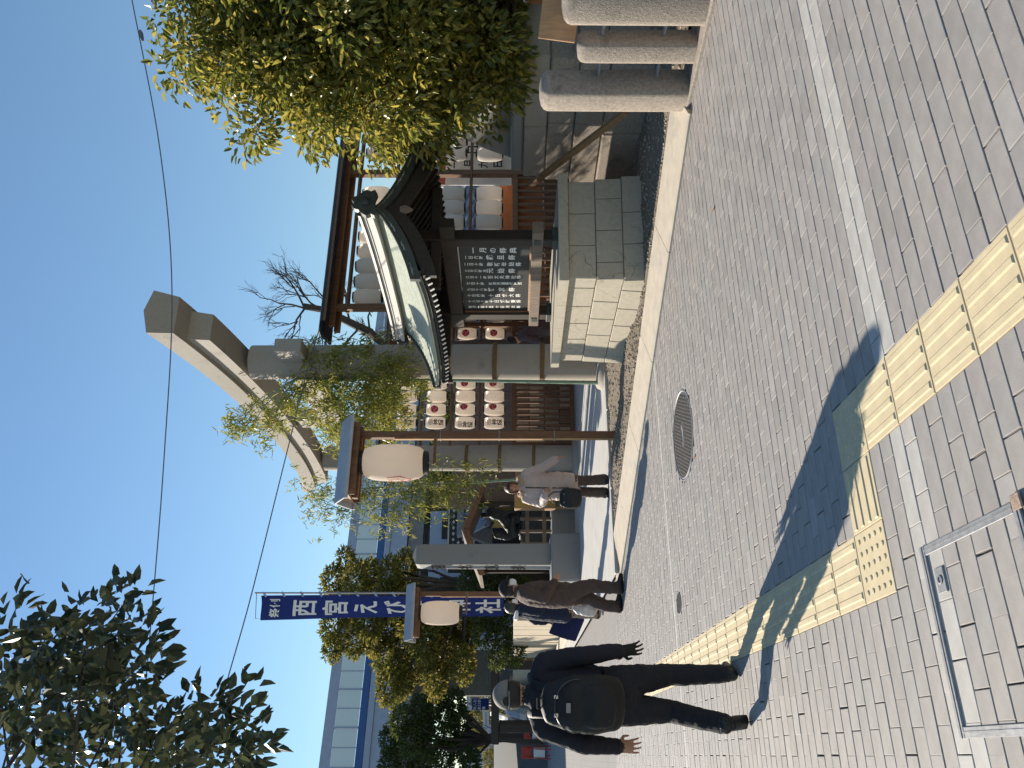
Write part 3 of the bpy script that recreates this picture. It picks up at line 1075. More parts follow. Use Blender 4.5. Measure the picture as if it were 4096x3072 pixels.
# the roof
HW, RS0, RS1 = .80, -.40, 2.44
def roof_z(u):                                          # u 0 at the ridge, 1 at the eave
    return 3.03 - .60 * (u ** .82) + .11 * u * u * 1.0
roof = put('roof', None, board)
NRC = 15
g = random.Random(4)
for sd in (-1, 1):
    for k in range(NRC):
        u0, u1 = k / NRC, (k + 1) / NRC + .012
        m = MB()
        prof = [(u0, roof_z(u0) - .004), (u1, roof_z(u1) + .007), (u1, roof_z(u1) - .008), (u0, roof_z(u0) - .02)]
        rings = []
        for q in range(9):
            w = q / 8
            s = RS0 + (RS1 - RS0) * w
            lift = .06 * abs(2 * w - 1) ** 3
            rings.append([NB_(sd * HW * u, s, z + lift * u) for u, z in prof])
        m.loft(rings)
        m.build('copper_course', M_copper, roof)
    # eave edging boards
    for zz, dx, hh, mt in ((-.035, -.005, .03, M_copper), (-.075, -.03, .04, M_copper_d), (-.125, -.06, .05, M_wood_d)):
        m = MB()
        rings = []
        for q in range(9):
            w = q / 8
            s = RS0 + .01 + (RS1 - RS0 - .02) * w
            z = roof_z(1) + zz + .06 * abs(2 * w - 1) ** 3
            x = HW + dx
            rings.append([NB_(sd * (x - .05), s, z), NB_(sd * x, s, z), NB_(sd * x, s, z + hh * .9), NB_(sd * (x - .05), s, z + hh * .9)])
        m.loft(rings)
        m.build('eave_board', mt, roof)
    # soffit
    m = MB()
    rings = []
    for q in range(9):
        u = q / 8
        rings.append([NB_(sd * (.02 + (HW - .08) * u), RS0 + .06, roof_z(u) - .06), NB_(sd * (.02 + (HW - .08) * u), RS1 - .06, roof_z(u) - .06)])
    m.loft(rings, cap=False, closed=False)
    m.build('soffit', M_wood_d, roof)
    nr = 24
    for k in range(nr):
        s = RS0 + .08 + (RS1 - RS0 - .16) * k / (nr - 1)
        w = k / (nr - 1)
        lz = .06 * abs(2 * w - 1) ** 3
        m = MB()
        z1 = roof_z(.94) - .165 + lz
        p, q = NB_(sd * .1, s, roof_z(.1) - .14), NB_(sd * (HW - .035), s, z1)
        m.bar(p, q, .045, .05, 0)
        dq = (q - p).normalized()
        m.bar(q, q + dq * .006, .047, .052, 1)
        m.build('rafter', [M_wood_d, M_white], roof)
# gable boards at both ends
for s, sg in ((RS0, -1), (RS1, 1)):
    for lay, (w0, w1, off, mt) in enumerate(((.0, .11, .0, M_copper_d), (.115, .26, .035, M_wood_d))):
        for sd in (-1, 1):
            m = MB()
            rings = []
            for q in range(15):
                u = q / 14
                z = roof_z(u) + .035 - (.02 if lay else 0) + .06 * u
                aa = sd * (HW + .02 - lay * .06) * u
                dz = 1.0
                ss = s - sg * off
                rings.append([NB_(aa, ss, z - w0), NB_(aa, ss - sg * .05, z - w0), NB_(aa, ss - sg * .05, z - w1 - .02 * (1 - u)), NB_(aa, ss, z - w1 - .02 * (1 - u))])
            m.loft(rings)
            m.build('barge_board', mt, roof)
    m = MB()
    m.prism([(-.03, .05), (.03, .05), (.045, -.01), (.02, -.06), (0, -.09), (-.02, -.06), (-.045, -.01)], NB_(0, s - sg * .045, 2.72), E2, UP, E1 * (.03 * sg))
    m.build('gable_pendant', M_wood_g, roof)
# ridge
for z, w, h, mt in ((3.03, .24, .045, M_ridge), (3.078, .19, .04, M_ridge), (3.121, .20, .035, M_ridge), (3.159, .24, .03, M_copper_d)):
    m = MB()
    rings = []
    for q in range(9):
        t_ = q / 8
        s = RS0 - .03 + (RS1 - RS0 + .06) * t_
        lz = .03 * abs(2 * t_ - 1) ** 3
        rings.append([NB_(-w / 2, s, z + lz), NB_(w / 2, s, z + lz), NB_(w / 2 * .94, s, z + h + lz), NB_(-w / 2 * .94, s, z + h + lz)])
    m.loft(rings)
    m.build('ridge_course', mt, roof)
for s, sg in ((RS0 - .035, -1), (RS1 + .035, 1)):
    m = MB()
    out = [(.0, .13), (.035, .16), (.07, .13), (.085, .08), (.12, .05), (.15, .0), (.13, -.05), (.15, -.09), (.10, -.12), (.05, -.10)]
    poly = out + [(0, -.08)] + [(-x, y) for x, y in reversed(out[1:])]
    m.prism(poly, NB_(0, s, 3.12), E2, UP, E1 * (.06 * sg))
    m.lathe([(.045, 0), (.045, .03), (.02, .04)], 12, (0, 0, 0))
    for i in range(len(m.v) - 36, len(m.v)):
        x, y, z = m.v[i]
        m.v[i] = tuple(NB_(x, s + sg * (.06 + z), 3.13 + y))
    m.build('ridge_end_tile', M_copper_d, roof)

# ================================================================== PAPER LANTERNS
LH, LR = .46, .147
def barrel(H, Rm, sq=2.6):
    def f(z):
        u = max(-1, min(1, z / (H / 2)))
        return Rm * (.60 + .40 * (1 - abs(u) ** sq) ** .5)
    return f
def lantern_mesh(H, Rm, ribs, n, mt):
    f = barrel(H, Rm)
    prof = []
    for i in range(ribs * 2 + 1):
        z = -H / 2 + H * i / (ribs * 2)
        prof.append((f(z) - (.0 if i % 2 else H * .006), z))
    m = MB()
    m.lathe(prof, n, cap=False)
    return m.mesh('paper_body', mt, 'all')
def cap_mesh(H, Rm, sg, hh):
    r = Rm * .63
    m = MB()
    z0, z1 = sg * (H / 2 - .004), sg * (H / 2 + hh)
    m.lathe([(r * .96, z0), (r, z0), (r, z1), (r * .8, z1), (r * .8, z0)], 16, cap=False)
    if sg > 0:
        m.tube([(-r * .9, 0, z1), (0, 0, z1 + hh * .7), (r * .9, 0, z1)], .004, 5)
    return m.mesh('rim', M_cap, True)
small_body = lantern_mesh(LH, LR, 17, 20, M_paper_s)
small_caps = [cap_mesh(LH, LR, 1, .022), cap_mesh(LH, LR, -1, .022)]
def swirl_pts():
    pass
def emblem_mesh(ang, kind, H=LH, Rm=LR, dx=0.0):
    f = barrel(H, Rm)
    rad = lambda z: f(z) + .004
    m = MB()
    if kind == 'tomoe':
        R0 = Rm * .60
        vs, fs = [(0, 0)], []
        nr, na = 5, 28
        for i in range(1, nr + 1):
            for j in range(na):
                a = 2 * math.pi * j / na
                vs.append((R0 * i / nr * math.cos(a), R0 * i / nr * math.sin(a)))
        for j in range(na):
            fs.append((0, 1 + j, 1 + (j + 1) % na))
        for i in range(nr - 1):
            for j in range(na):
                a, b = 1 + i * na + j, 1 + i * na + (j + 1) % na
                fs.append((a, a + na, b + na, b))
        wrap(m, vs, fs, rad, ang, .03, 1, 0)
        rad2 = lambda z: f(z) + .0062
        for k in range(3):                              # three pale swirls that part the commas
            vs, fs = [], []
            for i in range(9):
                t = i / 8
                a = k * 2 * math.pi / 3 + t * 1.9
                r = R0 * (.06 + .94 * t)
                w = R0 * (.085 * (1 - t) + .02)
                vs += [((r - w) * math.cos(a), (r - w) * math.sin(a)), ((r + w) * math.cos(a), (r + w) * math.sin(a))]
            fs = [(2 * i, 2 * i + 1, 2 * i + 3, 2 * i + 2) for i in range(8)]
            wrap(m, vs, fs, rad2, ang, .03, 1, 1)
        return m.mesh('emblem', [M_emb, M_embw])
    if kind == 'text':
        for k, ch in enumerate('御神燈'):
            vs, fs = glyph(ch, .12)
            wrap(m, vs, fs, rad, ang, .105 - .115 * k, .122, 0, 1.2)
        return m.mesh('lettering', [M_ink])
    if kind == 'outline':
        poly = [(-.05, .055), (0.0, .04), (.05, .06), (.058, .03), (.03, -.02), (.012, -.06), (-.015, -.06), (-.03, -.01), (-.055, .025)]
        n = len(poly)
        vs, fs = [], []
        for i in range(n):
            for u in (0, .5):
                x = poly[i][0] * (1 - u) + poly[(i + 1) % n][0] * u
                y = poly[i][1] * (1 - u) + poly[(i + 1) % n][1] * u
                vs += [(x, y), (x * .90, y * .90)]
        k = len(vs) // 2
        fs = [(2 * i, 2 * i + 1, (2 * i + 3) % (2 * k), (2 * i + 2) % (2 * k)) for i in range(k)]
        wrap(m, vs, fs, rad, ang, .02, 1, 0)
        return m.mesh('outline_mark', [M_emb_l])
_em = {}
def small_lantern(pos, label, group, deco=None, rz=0.0):
    t = thing('paper_lantern', label, 'lantern', pos, rz, group)
    put('paper_body', small_body, t)
    put('rim', small_caps[0], t); put('rim', small_caps[1], t)
    if deco:
        key = (deco[0], round(deco[1], 2))
        if key not in _em:
            _em[key] = emblem_mesh(deco[1], deco[0])
        put({'tomoe': 'emblem', 'text': 'lettering', 'outline': 'outline_mark'}[deco[0]], _em[key], t)
    t.rotation_euler = (rnd.uniform(-.02, .02), rnd.uniform(-.02, .02), rz)
    return t

def lantern_rack(name, label, origin, posts, length, rows_z, roof_z0, fence, over0, over1):
    """open timber rack along D2: posts, rails, fence below, little roof on top; returns function for points"""
    t = thing(name, label, 'lantern rack', origin, ANG)
    for p in posts:
        m = MB(); m.box(p - .055, p + .055, -.055, .055, 0, roof_z0 - .05, 0, .008); m.build('post', M_wood, t)
    for z in rows_z:
        m = MB(); m.box(-.07, length, .03, .075, z + LH / 2 + .045, z + LH / 2 + .10, 0, .004); m.build('rail', M_wood, t)
        m = MB(); m.box(-.06, length, -.075, -.045, z + LH / 2 + .05, z + LH / 2 + .085, 0, .004); m.build('rail', M_wood, t)
    z0, z1 = fence
    for z in (z0, z1):
        m = MB(); m.box(-.08, length, -.05, .05, z - .05, z + .05, 0, .008); m.build('fence_rail', M_wood, t)
    k = 0
    x = .10
    while x < length:
        if min(abs(x - p) for p in posts) > .09:
            m = MB(); m.box(x - .027, x + .027, -.022, .022, z0 + .05, z1 - .05, 0, .004); m.build('fence_slat', M_wood, t)
        x += .145
    m = MB(); m.box(-over0, length + over1, -.09, -.01, roof_z0 - .12, roof_z0 - .02, 0, .008); m.build('roof_beam', M_wood, t)
    m = MB(); m.box(-over0, length + over1, .12, .2, roof_z0 - .17, roof_z0 - .07, 0, .008); m.build('roof_beam', M_wood, t)
    m = MB()
    m.prism([(-.42, -.02), (-.42, .025), (0, .15), (.42, .06), (.42, .015), (0, .10)], (-over0 - .1, 0, roof_z0), (0, 1, 0), (0, 0, 1), (length + over0 + over1 + .2, 0, 0))
    m.build('roof', M_black, t)
    m = MB(); m.box(-over0 - .1, length + over1 + .1, -.428, -.405, roof_z0 - .06, roof_z0 - .022, 0, .003); m.build('fascia', M_wood, t)
    return t
ROWS = (1.95, 2.62, 3.29, 3.97)
ROWN = ('bottom', 'third', 'second', 'top')
ORD = 'first second third fourth fifth sixth seventh eighth ninth tenth eleventh twelfth thirteenth fourteenth'.split()
# right rack (we see the plain backs of its lanterns)
RR = A(2300, 1231, 13.4); RR.z = .03
lantern_rack('lantern_rack', 'long brown timber lantern rack behind the notice board roof', RR, [0, 2.82, 5.6], 6.0, ROWS, 4.56, (.18, 1.45), .38, .3)
for r, z in enumerate(ROWS):
    for k in range(14):
        x = .20 + k * .308
        if abs(x - 2.82) < .16:
            continue
        small_lantern(RR + D2 * x + UP * (z - .03) + D1 * rnd.uniform(-.01, .01), 'plain white paper lantern, %s row, %s from the torii end of the notice board rack' % (ROWN[r], ORD[k]), 'plain lanterns in the rack behind the notice board', None, rnd.uniform(0, 6))
# left rack across the gateway
LRk = G(2315, 1790, .03); LRk.z = .03
lantern_rack('lantern_rack', 'timber lantern rack with slatted fence seen through the torii gateway', LRk, [-.1, 3.155, 5.4], 5.6, ROWS, 4.45, (.12, 1.46), .25, .3)
for k in range(10):
    x = .60 + k * .332 if k < 8 else 3.38 + (k - 8) * .332
    for r, z in enumerate(ROWS):
        pos = LRk + D2 * x + UP * (z - .03)
        view = math.atan2(-pos.y, -pos.x)
        deco = None
        lab, grp = 'plain white paper lantern', 'plain lanterns in the gateway rack'
        if k == 0:
            deco = ('text', view + (.12 if r != 1 else -.25)); lab, grp = 'black lettered paper lantern', 'lettered lanterns in the gateway rack'
        elif k % 3 == 1 or k % 3 == 0:
            deco = ('tomoe', view + ((.55 if k % 3 == 1 and r < 2 else .1) if k < 4 else .15)); lab, grp = 'red emblem paper lantern', 'red emblem lanterns in the gateway rack'
        elif r < 2:
            deco = ('outline', view + .1); lab, grp = 'pink outlined paper lantern', 'outlined lanterns in the gateway rack'
        small_lantern(pos, '%s, %s row, column %s from the open end of the gateway rack' % (lab, ROWN[r], ORD[k]), grp, deco)

# the two big street lanterns on posts
def big_lantern(post, label, label_l, h, mark):
    t = thing('lantern_post', label, 'lantern post', post, ANG)
    m = MB(); m.box(-.05, .05, -.05, .05, 0, h, 0, .008); m.build('post', M_wood, t)
    m = MB(); m.box(-.068, -.0505, -.03, .03, .02, h - .5, 0, .003); m.build('conduit', M_wood_l, t)
    for z in (.9, 1.7, 2.55):
        m = MB(); m.box(-.071, .055, -.055, .055, z, z + .012); m.build('strap', M_steel, t)
    m = MB(); m.box(-.95, .12, -.045, .045, h - .04, h + .05, 0, .006); m.build('arm', M_wood, t)
    m = MB(); m.box(-.44, -.051, -.022, .022, h - 1.11, h - 1.07, 0, .004); m.build('lower_stay', M_wood, t)
    m = MB(); m.tube([(-.42, 0, h - 1.07), (-.42, 0, h - 1.0)], .008, 6); m.build('hook', M_steel, t)
    for sd in (-1, 1):
        m = MB(); m.box(-.95, .12, sd * .20 - .015, sd * .20 + .015, h - .03, h + .07, 0, .004); m.build('side_board', M_wood, t)
        m = MB()
        m.prism([(0, .26), (sd * .30, .075), (sd * .30, .10), (0, .29)], (-1.03, 0, h), (0, 1, 0), (0, 0, 1), (1.23, 0, 0))
        m.build('roof_sheet', M_tin, t)
        m = MB(); m.box(-1.03, .2, sd * .29 - .02, sd * .29 + .02, h + .05, h + .085, 0, .003); m.build('eave_strip', M_tin, t)
    for x in (-.96, .10):
        m = MB(); m.prism([(-.21, .055), (.21, .055), (0, .235)], (x, 0, h), (0, 1, 0), (0, 0, 1), (.02, 0, 0)); m.build('gable_board', M_wood_l, t)
    Hh, Rr = .86, .268
    pos = post + D2 * -.42 + UP * (h - .08 - Hh / 2)
    l = thing('paper_lantern', label_l, 'lantern', pos, ANG)
    put('paper_body', big_body, l)
    for cme in big_caps:
        put('rim', cme, l)
    if mark:
        f = barrel(Hh, Rr)
        mm = MB()
        view = math.atan2(-pos.y, -pos.x) - ANG
        poly = [(-.13, .03), (.13, .10), (.16, -.10), (.06, -.26), (-.10, -.14)]
        n = len(poly)
        for sc, wd in ((1, .90), (.55, .46)):
            vs = []
            for i in range(n):
                for u in (0, .25, .5, .75):
                    x = poly[i][0] * (1 - u) + poly[(i + 1) % n][0] * u
                    y = poly[i][1] * (1 - u) + poly[(i + 1) % n][1] * u
                    vs += [(x * sc, y * sc - .02), (x * wd, y * wd - .02)]
            k = len(vs) // 2
            wrap(mm, vs, [(2 * i, 2 * i + 1, (2 * i + 3) % (2 * k), (2 * i + 2) % (2 * k)) for i in range(k)], lambda z: f(z) + .003, view - 1.35, 0, 1, 0)
        mm.build('outline_mark', M_emb, l)
    return t
big_body = lantern_mesh(.86, .268, 26, 32, M_paper)
big_caps = [cap_mesh(.86, .268, 1, .06), cap_mesh(.86, .268, -1, .06)]
bp = G(2472, 1741); bp.z = .02
big_lantern(bp, 'tall brown lantern post with small gabled roof beside the gravel bed', 'large ribbed paper lantern hanging under the gabled roof near the torii', 3.72, True)
bp2 = A(2300, 2376, 18.2); bp2.z = 0
big_lantern(bp2, 'brown lantern post in front of the navy banner', 'ribbed paper lantern hanging beside the navy banner', 3.66, False)

# ================================================================== STONE POSTS AND MONUMENT ON THE RIGHT
def stone_post(p, w, h, label, rz):
    m = MB()
    n = 24
    def ring(s, z):
        out = []
        for j in range(n):
            a = 2 * math.pi * j / n
            c, sn = math.cos(a), math.sin(a)
            e = .42
            x = math.copysign(abs(c) ** e, c); y = math.copysign(abs(sn) ** e, sn)
            out.append(Vector((x * s * w / 2, y * s * w / 2, z)))
        return out
    rings = [ring(1.0, -.05), ring(1.0, .3 * h), ring(.985, .7 * h), ring(.97, h - .075), ring(.90, h - .04), ring(.72, h - .015), ring(.4, h), ring(.05, h + .004)]
    m.loft(rings)
    return tag(m.build('stone_post', M_granite_d, None, True, (p.x, p.y, 0), rz), label, 'stone post', 'stone fence posts at the pavement edge')
PA, PB2, PC = G(2768, 352) + Vector((.02, .12, 0)), G(2805, 176) + Vector((.02, .1, 0)), G(2852, 10) + Vector((.06, .1, 0))
stone_post(PA, .285, 1.30, 'weathered stone fence post at the end of the pale curb', R(20))
stone_post(PB2, .215, 1.01, 'short weathered stone post, middle of the row joined by iron rails', R(32))
stone_post(PC, .30, 1.15, 'thick weathered stone post beside the hanging wooden board', R(38))
PD = PC + (PC - PB2) * 1.25
stone_post(PD, .22, 1.05, 'stone fence post standing past the hanging wooden board', R(38))
for z, lab in ((.80, 'upper iron rail running through the stone fence posts'), (.30, 'lower iron rail running through the stone fence posts')):
    m = MB(); m.tube([PA + UP * z, PB2 + UP * (z + .005), PC + UP * z, PD + UP * z], .016, 8)
    tag(m.build('iron_rail', M_steel, None, True), lab, 'rail', 'iron rails of the stone fence')
# footing of the post row
m = MB()
fd = (PC - PA).normalized()
fn = Vector((-fd.y, fd.x, 0))
m.bar(PA - fd * .35 + fn * .05 + UP * .01, PD + fd * .6 + fn * .05 + UP * .01, .42, .05, 0, .012)
tag(m.build('footing', M_granite_d), 'low stone footing under the row of fence posts', 'footing')
# second fence post behind and the dark timber
bk = PB2 + fn * .75
stone_post(bk, .24, 1.22, 'shaded stone post standing behind the front row of fence posts', R(30))
bk2 = PC + fn * 1.3 - fd * .1
m = MB()
m.lathe([(.20, 0), (.20, 1.3), (.17, 1.42), (.1, 1.47), (.02, 1.48)], 20)
tag(m.build('round_stone', M_granite_d, None, True, (bk2.x, bk2.y, 0)), 'round topped stone pillar half hidden behind the thick post', 'stone pillar')
tb = thing('timber_fence', 'dark timber plank fence behind the stone posts', 'fence', PA + fn * 1.05 + fd * .25)
for k in range(13):
    m = MB()
    p = fd * (k * .125)
    m.bar(p + UP * .02, p + UP * 1.12, .12, .03, 0, .004, up=fn)
    m.build('plank', M_wood_d, tb)
for z in (.3, .9):
    m = MB(); m.bar(fn * -.03 + UP * z, fd * 1.6 + fn * -.03 + UP * z, .03, .07, 0, .004); m.build('rail', M_wood_d, tb)
m = MB()
q = A(2290, 60, 6.5)
m.bar(Vector((q.x - .20, q.y + .02, q.z + .13)), Vector((q.x + .28, q.y - .12, q.z + .07)), .025, .30, 0, .004)
tag(m.build('wooden_board', M_wood_l), 'plain wooden board hanging behind the thick stone post', 'board')
ot = thing('offering_stand', 'orange painted stand with a red panel behind the stone pillar', 'stand', A(2150, 110, 10.5))
m = MB(); m.box(-.45, .45, -.2, .2, -.35, .12, 0, .01); m.build('body', M_orange, ot)
m = MB(); m.box(-.46, .2, -.215, -.202, -.25, .02, 0, .004); m.build('panel', M_red, ot)
m = MB(); m.box(-.5, .5, -.25, .25, .122, .17, 0, .01); m.build('top', M_wood_l, ot)
m = MB(); m.box(-.4, .4, -.15, .15, -1.38, -.352, 0, .01); m.build('base', M_wood_d, ot)

WD = -D1              # monument wall direction, towards the camera's right
WN = Vector((-WD.y, WD.x, 0))
W0 = Vector((2.50, 10.15, 0))
mon = thing('stone_monument', 'stepped stone block base with a carved grey slab on top', 'monument', (0, 0, 0))
g = random.Random(8)
cz = [(-.05, .49), (.496, .815), (.821, 1.125), (1.131, 1.40)]
for r, (z0, z1) in enumerate(cz):
    L, n = 2.0, (2, 3, 2, 3)[r]
    sb = r * .035
    xs = [0] + sorted(L * (k + .5 * (r % 2) + g.uniform(-.1, .1)) / n for k in range(1, n)) + [L]
    for a, b in zip(xs[:-1], xs[1:]):
        m = MB()
        M = Matrix.Translation(W0 + WN * sb) @ Matrix(((WD.x, WN.x, 0, 0), (WD.y, WN.y, 0, 0), (0, 0, 1, 0), (0, 0, 0, 1)))
        m.box(a + .003 + (sb * .6 if a == 0 else 0), b - .003, 0, .9 - sb, z0, z1, 0, .016, M)
        m.build('stone_block', M_granite_d if r != 3 else M_granite, mon)
m = MB()
M = Matrix.Translation(W0 + WN * .10) @ Matrix(((WD.x, WN.x, 0, 0), (WD.y, WN.y, 0, 0), (0, 0, 1, 0), (0, 0, 0, 1)))
m.box(.12, 2.0, .03, .7, 1.404, 1.55, 0, .03, M); m.build('top_slab', M_granite_g, mon)
m = MB()
poly = [(.2, 1.553), (1.8, 1.553), (1.75, 2.3), (1.6, 2.75), (1.2, 2.95), (.85, 2.7), (.6, 2.2), (.35, 1.85)]
m.prism(poly, W0 + WN * .30, WD, UP, WN * .28)
m.build('carved_slab', M_granite_g, mon)
m = MB()
write(m, '記念碑', W0 + WN * .293 + WD * .72 + UP * 1.98, WD, UP, .16, .17)
m.build('lettering', M_granite_d, mon)
m = MB()
pb0, pb1 = A(2506, 446, 8.3), A(2120, 741, 9.9)
m.bar(pb0, pb1, .055, .075, 0, .008)
tag(m.build('timber_prop', mat('prop_wood', (.24, .14, .06), .75, .25, 8, .2, 50, stretch=(3, 3, 3))), 'brown timber prop leaning diagonally across the stone monument base', 'prop')

# ================================================================== CARVED STONE NAME PILLAR
NP = G(2333, 2212); NP.z = 0
npil = thing('name_pillar', 'square grey granite name pillar with carved lettering on a stone pedestal', 'stone pillar', NP + D1 * .35, ANG)
m = MB(); m.box(-.62, .42, -.45, .45, -.02, .70, 0, .03); m.build('pedestal', M_granite_g, npil)
m = MB()
w0, w1 = .235, .22
rings = [[Vector((x * w, y * w, z)) for x, y in ((-1, -1), (1, -1), (1, 1), (-1, 1))] for z, w in ((.702, w0), (3.55, w1), (3.63, w1 * .93))]
rings.append([Vector((x * .02, y * .02, 3.72)) for x, y in ((-1, -1), (1, -1), (1, 1), (-1, 1))])
m.loft(rings); m.build('shaft', M_granite_g, npil)
m = MB(); write(m, '沼名恵美', (-.238, 0, 3.15), (0, -1, 0), (.004, 0, 1), .34, .58, 1.05); m.build('lettering', M_ink, npil)

# ================================================================== NAVY FESTIVAL BANNER
BY = 20.0
b0 = A(1028, 2372, BY)
ban = thing('festival_banner', 'tall navy festival banner with white lettering on a thin pole', 'banner', (b0.x, b0.y, 0))
m = MB(); m.tube([(0, 0, 0), (0, 0, b0.z + .05)], .022, 8); m.build('pole', M_steel, ban, True)
m = MB(); m.tube([(.02, -.03, b0.z), (-.62, -.06, b0.z + .02), (-.64, -.06, b0.z - .25)], .010, 6); m.build('top_bar', M_steel, ban, True)
BWd, BZ1, BZ0 = .60, b0.z - .12, 1.75
def bsurf(u, z):
    t = (BZ1 - z) / (BZ1 - BZ0)
    tw = .10 + .50 * t
    x = -.05 - BWd * u * (1 - .22 * t)
    y = -.05 + .05 * math.sin(u * 5 + t * 6) - .10 * u * tw * 3 * (1 - u * .4)
    return Vector((x, y, z))
m = MB()
NU, NZ = 12, 70
rings = [[bsurf(i / NU, BZ1 + (BZ0 - BZ1) * j / NZ) for i in range(NU + 1)] for j in range(NZ + 1)]
m.loft(rings, cap=False, closed=False)
cl = m.build('cloth', M_navy, ban, 'all')
for k in range(13):
    z = BZ1 - .1 - k * .46
    p = bsurf(0, z)
    m = MB(); m.bar(p + Vector((.08, .02, .06)), p + Vector((-.03, -.012, -.03)), .012, .05, 0); m.build('tie_loop', M_bluesteel, ban)
m = MB()
def bwrite(ch, u, z, sz, sx):
    vs, fs = glyph(ch, .12)
    m.add([bsurf(u - x * sz * sx / BWd, z + y * sz) + Vector((0, -.012, 0)) for x, y in vs], fs)
bwrite('例', .33, BZ1 - .34, .27, .8); bwrite('祭', .70, BZ1 - .34, .27, .8)
for k, ch in enumerate('西宮えびす神社'):
    bwrite(ch, .52, BZ1 - 1.10 - k * .76, .66, .62)
m.build('lettering', M_white, cl)

# ================================================================== OVERHEAD WIRES
def wire(pts, r, label):
    m = MB()
    P = [Vector(p) for p in pts]
    out = []
    for i in range(len(P) - 1):
        a, b = P[i], P[i + 1]
        pa, pn = P[max(0, i - 1)], P[min(len(P) - 1, i + 2)]
        for k in range(8):
            t = k / 8
            out.append(.5 * ((2 * a) + (b - pa) * t + (2 * pa - 5 * a + 4 * b - pn) * t * t + (3 * a - pa - 3 * b + pn) * t ** 3))
    out.append(P[-1])
    m.tube(out, r, 6)
    return tag(m.build('overhead_wire', M_wire, None, True), label, 'wire', 'overhead wires')
w1 = [A(430, -500, 10.4), A(528, 0, 10.3), A(640, 600, 10.2), A(688, 1170, 10.1), A(655, 1850, 10.0), A(600, 2537, 9.9), A(540, 3200, 9.8)]
wire(w1, .008, 'thin wire with a splice stretched across the sky over the torii')
m = MB(); q0, q1 = A(560, 120, 10.29), A(572, 165, 10.28)
m.tube([q0, q0.lerp(q1, .3), q0.lerp(q1, .7), q1], [.012, .028, .022, .012], 8)
tag(m.build('wire_splice', M_wire, None, True), 'dark splice fitting on the high overhead wire', 'splice')
wire([A(1300, 1250, 13.2), A(1240, 1440, 12.6), A(1130, 1880, 11.5), A(1000, 2400, 10.6), A(880, 2833, 10.0), A(800, 3250, 9.5)], .009, 'wire sloping from the lantern rack roof up over the torii')

# ================================================================== ELEVATED HIGHWAY
hw0 = A(1274, 3072, 42.0); hz = hw0.z
Yr = (hz - EYE) * F / (2048 - 1422)
hw1 = A(1422, 1926, Yr)
HD = Vector((hw1.x - hw0.x, hw1.y - hw0.y, 0)).normalized()
HN = Vector((-HD.y, HD.x, 0))
hwy = thing('elevated_highway', 'elevated highway with blue edged noise barrier of pale panes', 'highway', (hw0.x, hw0.y, 0), math.atan2(HD.y, HD.x))
X0, X1 = -14, 46
def hbox(name, x0, x1, y0, y1, z0, z1, mt, b=0.0):
    m = MB(); m.box(x0, x1, y0, y1, z0, z1, 0, b); return m.build(name, mt, hwy)
hbox('girder', X0, X1, .1, .6, hz - 3.65, hz - 2.25, M_bluesteel)
hbox('girder_lip', X0, X1, -.02, .5, hz - 2.62, hz - 2.30, M_bluesteel)
hbox('blue_strip', X0, X1, .0, .22, hz - 2.245, hz - 1.86, M_bluestrip)
hbox('top_band', X0, X1, .0, .16, hz - .55, hz, M_bluesteel)
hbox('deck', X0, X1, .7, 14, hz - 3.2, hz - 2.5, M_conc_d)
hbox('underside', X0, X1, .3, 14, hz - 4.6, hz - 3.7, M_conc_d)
for k in range(30):
    x = X0 + 2 * k
    hbox('barrier_post', x - .05, x + .05, -.03, .12, hz - 1.86, hz - .55, M_bluesteel)
    hbox('pane', x + .06, x + .99, .03, .07, hz - 1.83, hz - .58, M_pane)
    hbox('pane', x + 1.01, x + 1.94, .03, .07, hz - 1.83, hz - .58, M_pane)
    hbox('mullion', x + .98, x + 1.02, .0, .09, hz - 1.86, hz - .55, M_bluesteel)
for x in (-9, 13, 36):
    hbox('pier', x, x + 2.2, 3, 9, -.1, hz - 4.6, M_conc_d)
hbox('shade_backing', 6.5, X1, 11.0, 11.3, -.1, hz - 4.65, M_conc_d)  # dark sheet added to stand for the deep shade under the deck

# ================================================================== BUILDINGS BEHIND
def tiled_roof(parent, L, W, z0, z1, rolls, over=.0):
    """hip-less tiled roof plane pair along local x: rolls of round tiles as parts of the roof"""
    rf = put('roof', None, parent)
    for sd in (-1, 1):
        m = MB()
        m.add([(-L / 2, sd * W, z0), (L / 2, sd * W, z0), (L / 2, 0, z1), (-L / 2, 0, z1), (-L / 2, sd * W, z0 - .1), (L / 2, sd * W, z0 - .1), (L / 2, 0, z1 - .1), (-L / 2, 0, z1 - .1)],
              [(0, 1, 2, 3), (4, 5, 6, 7), (0, 1, 5, 4), (0, 3, 7, 4), (1, 2, 6, 5)])
        m.build('roof_plane', M_tile, rf)
        n = int(L / rolls)
        for k in range(n + 1):
            x = -L / 2 + L * k / n
            m = MB(); m.tube([(x, sd * W * 1.01, z0 + .03), (x, sd * W * .5, (z0 + z1) / 2 - .03), (x, 0, z1 + .03)], rolls * .24, 6); m.build('tile_roll', M_tile, rf, True)
    m = MB(); m.box(-L / 2 - .05, L / 2 + .05, -.12, .12, z1, z1 + .22, 0, .03); m.build('ridge', M_tile, rf)
    return rf
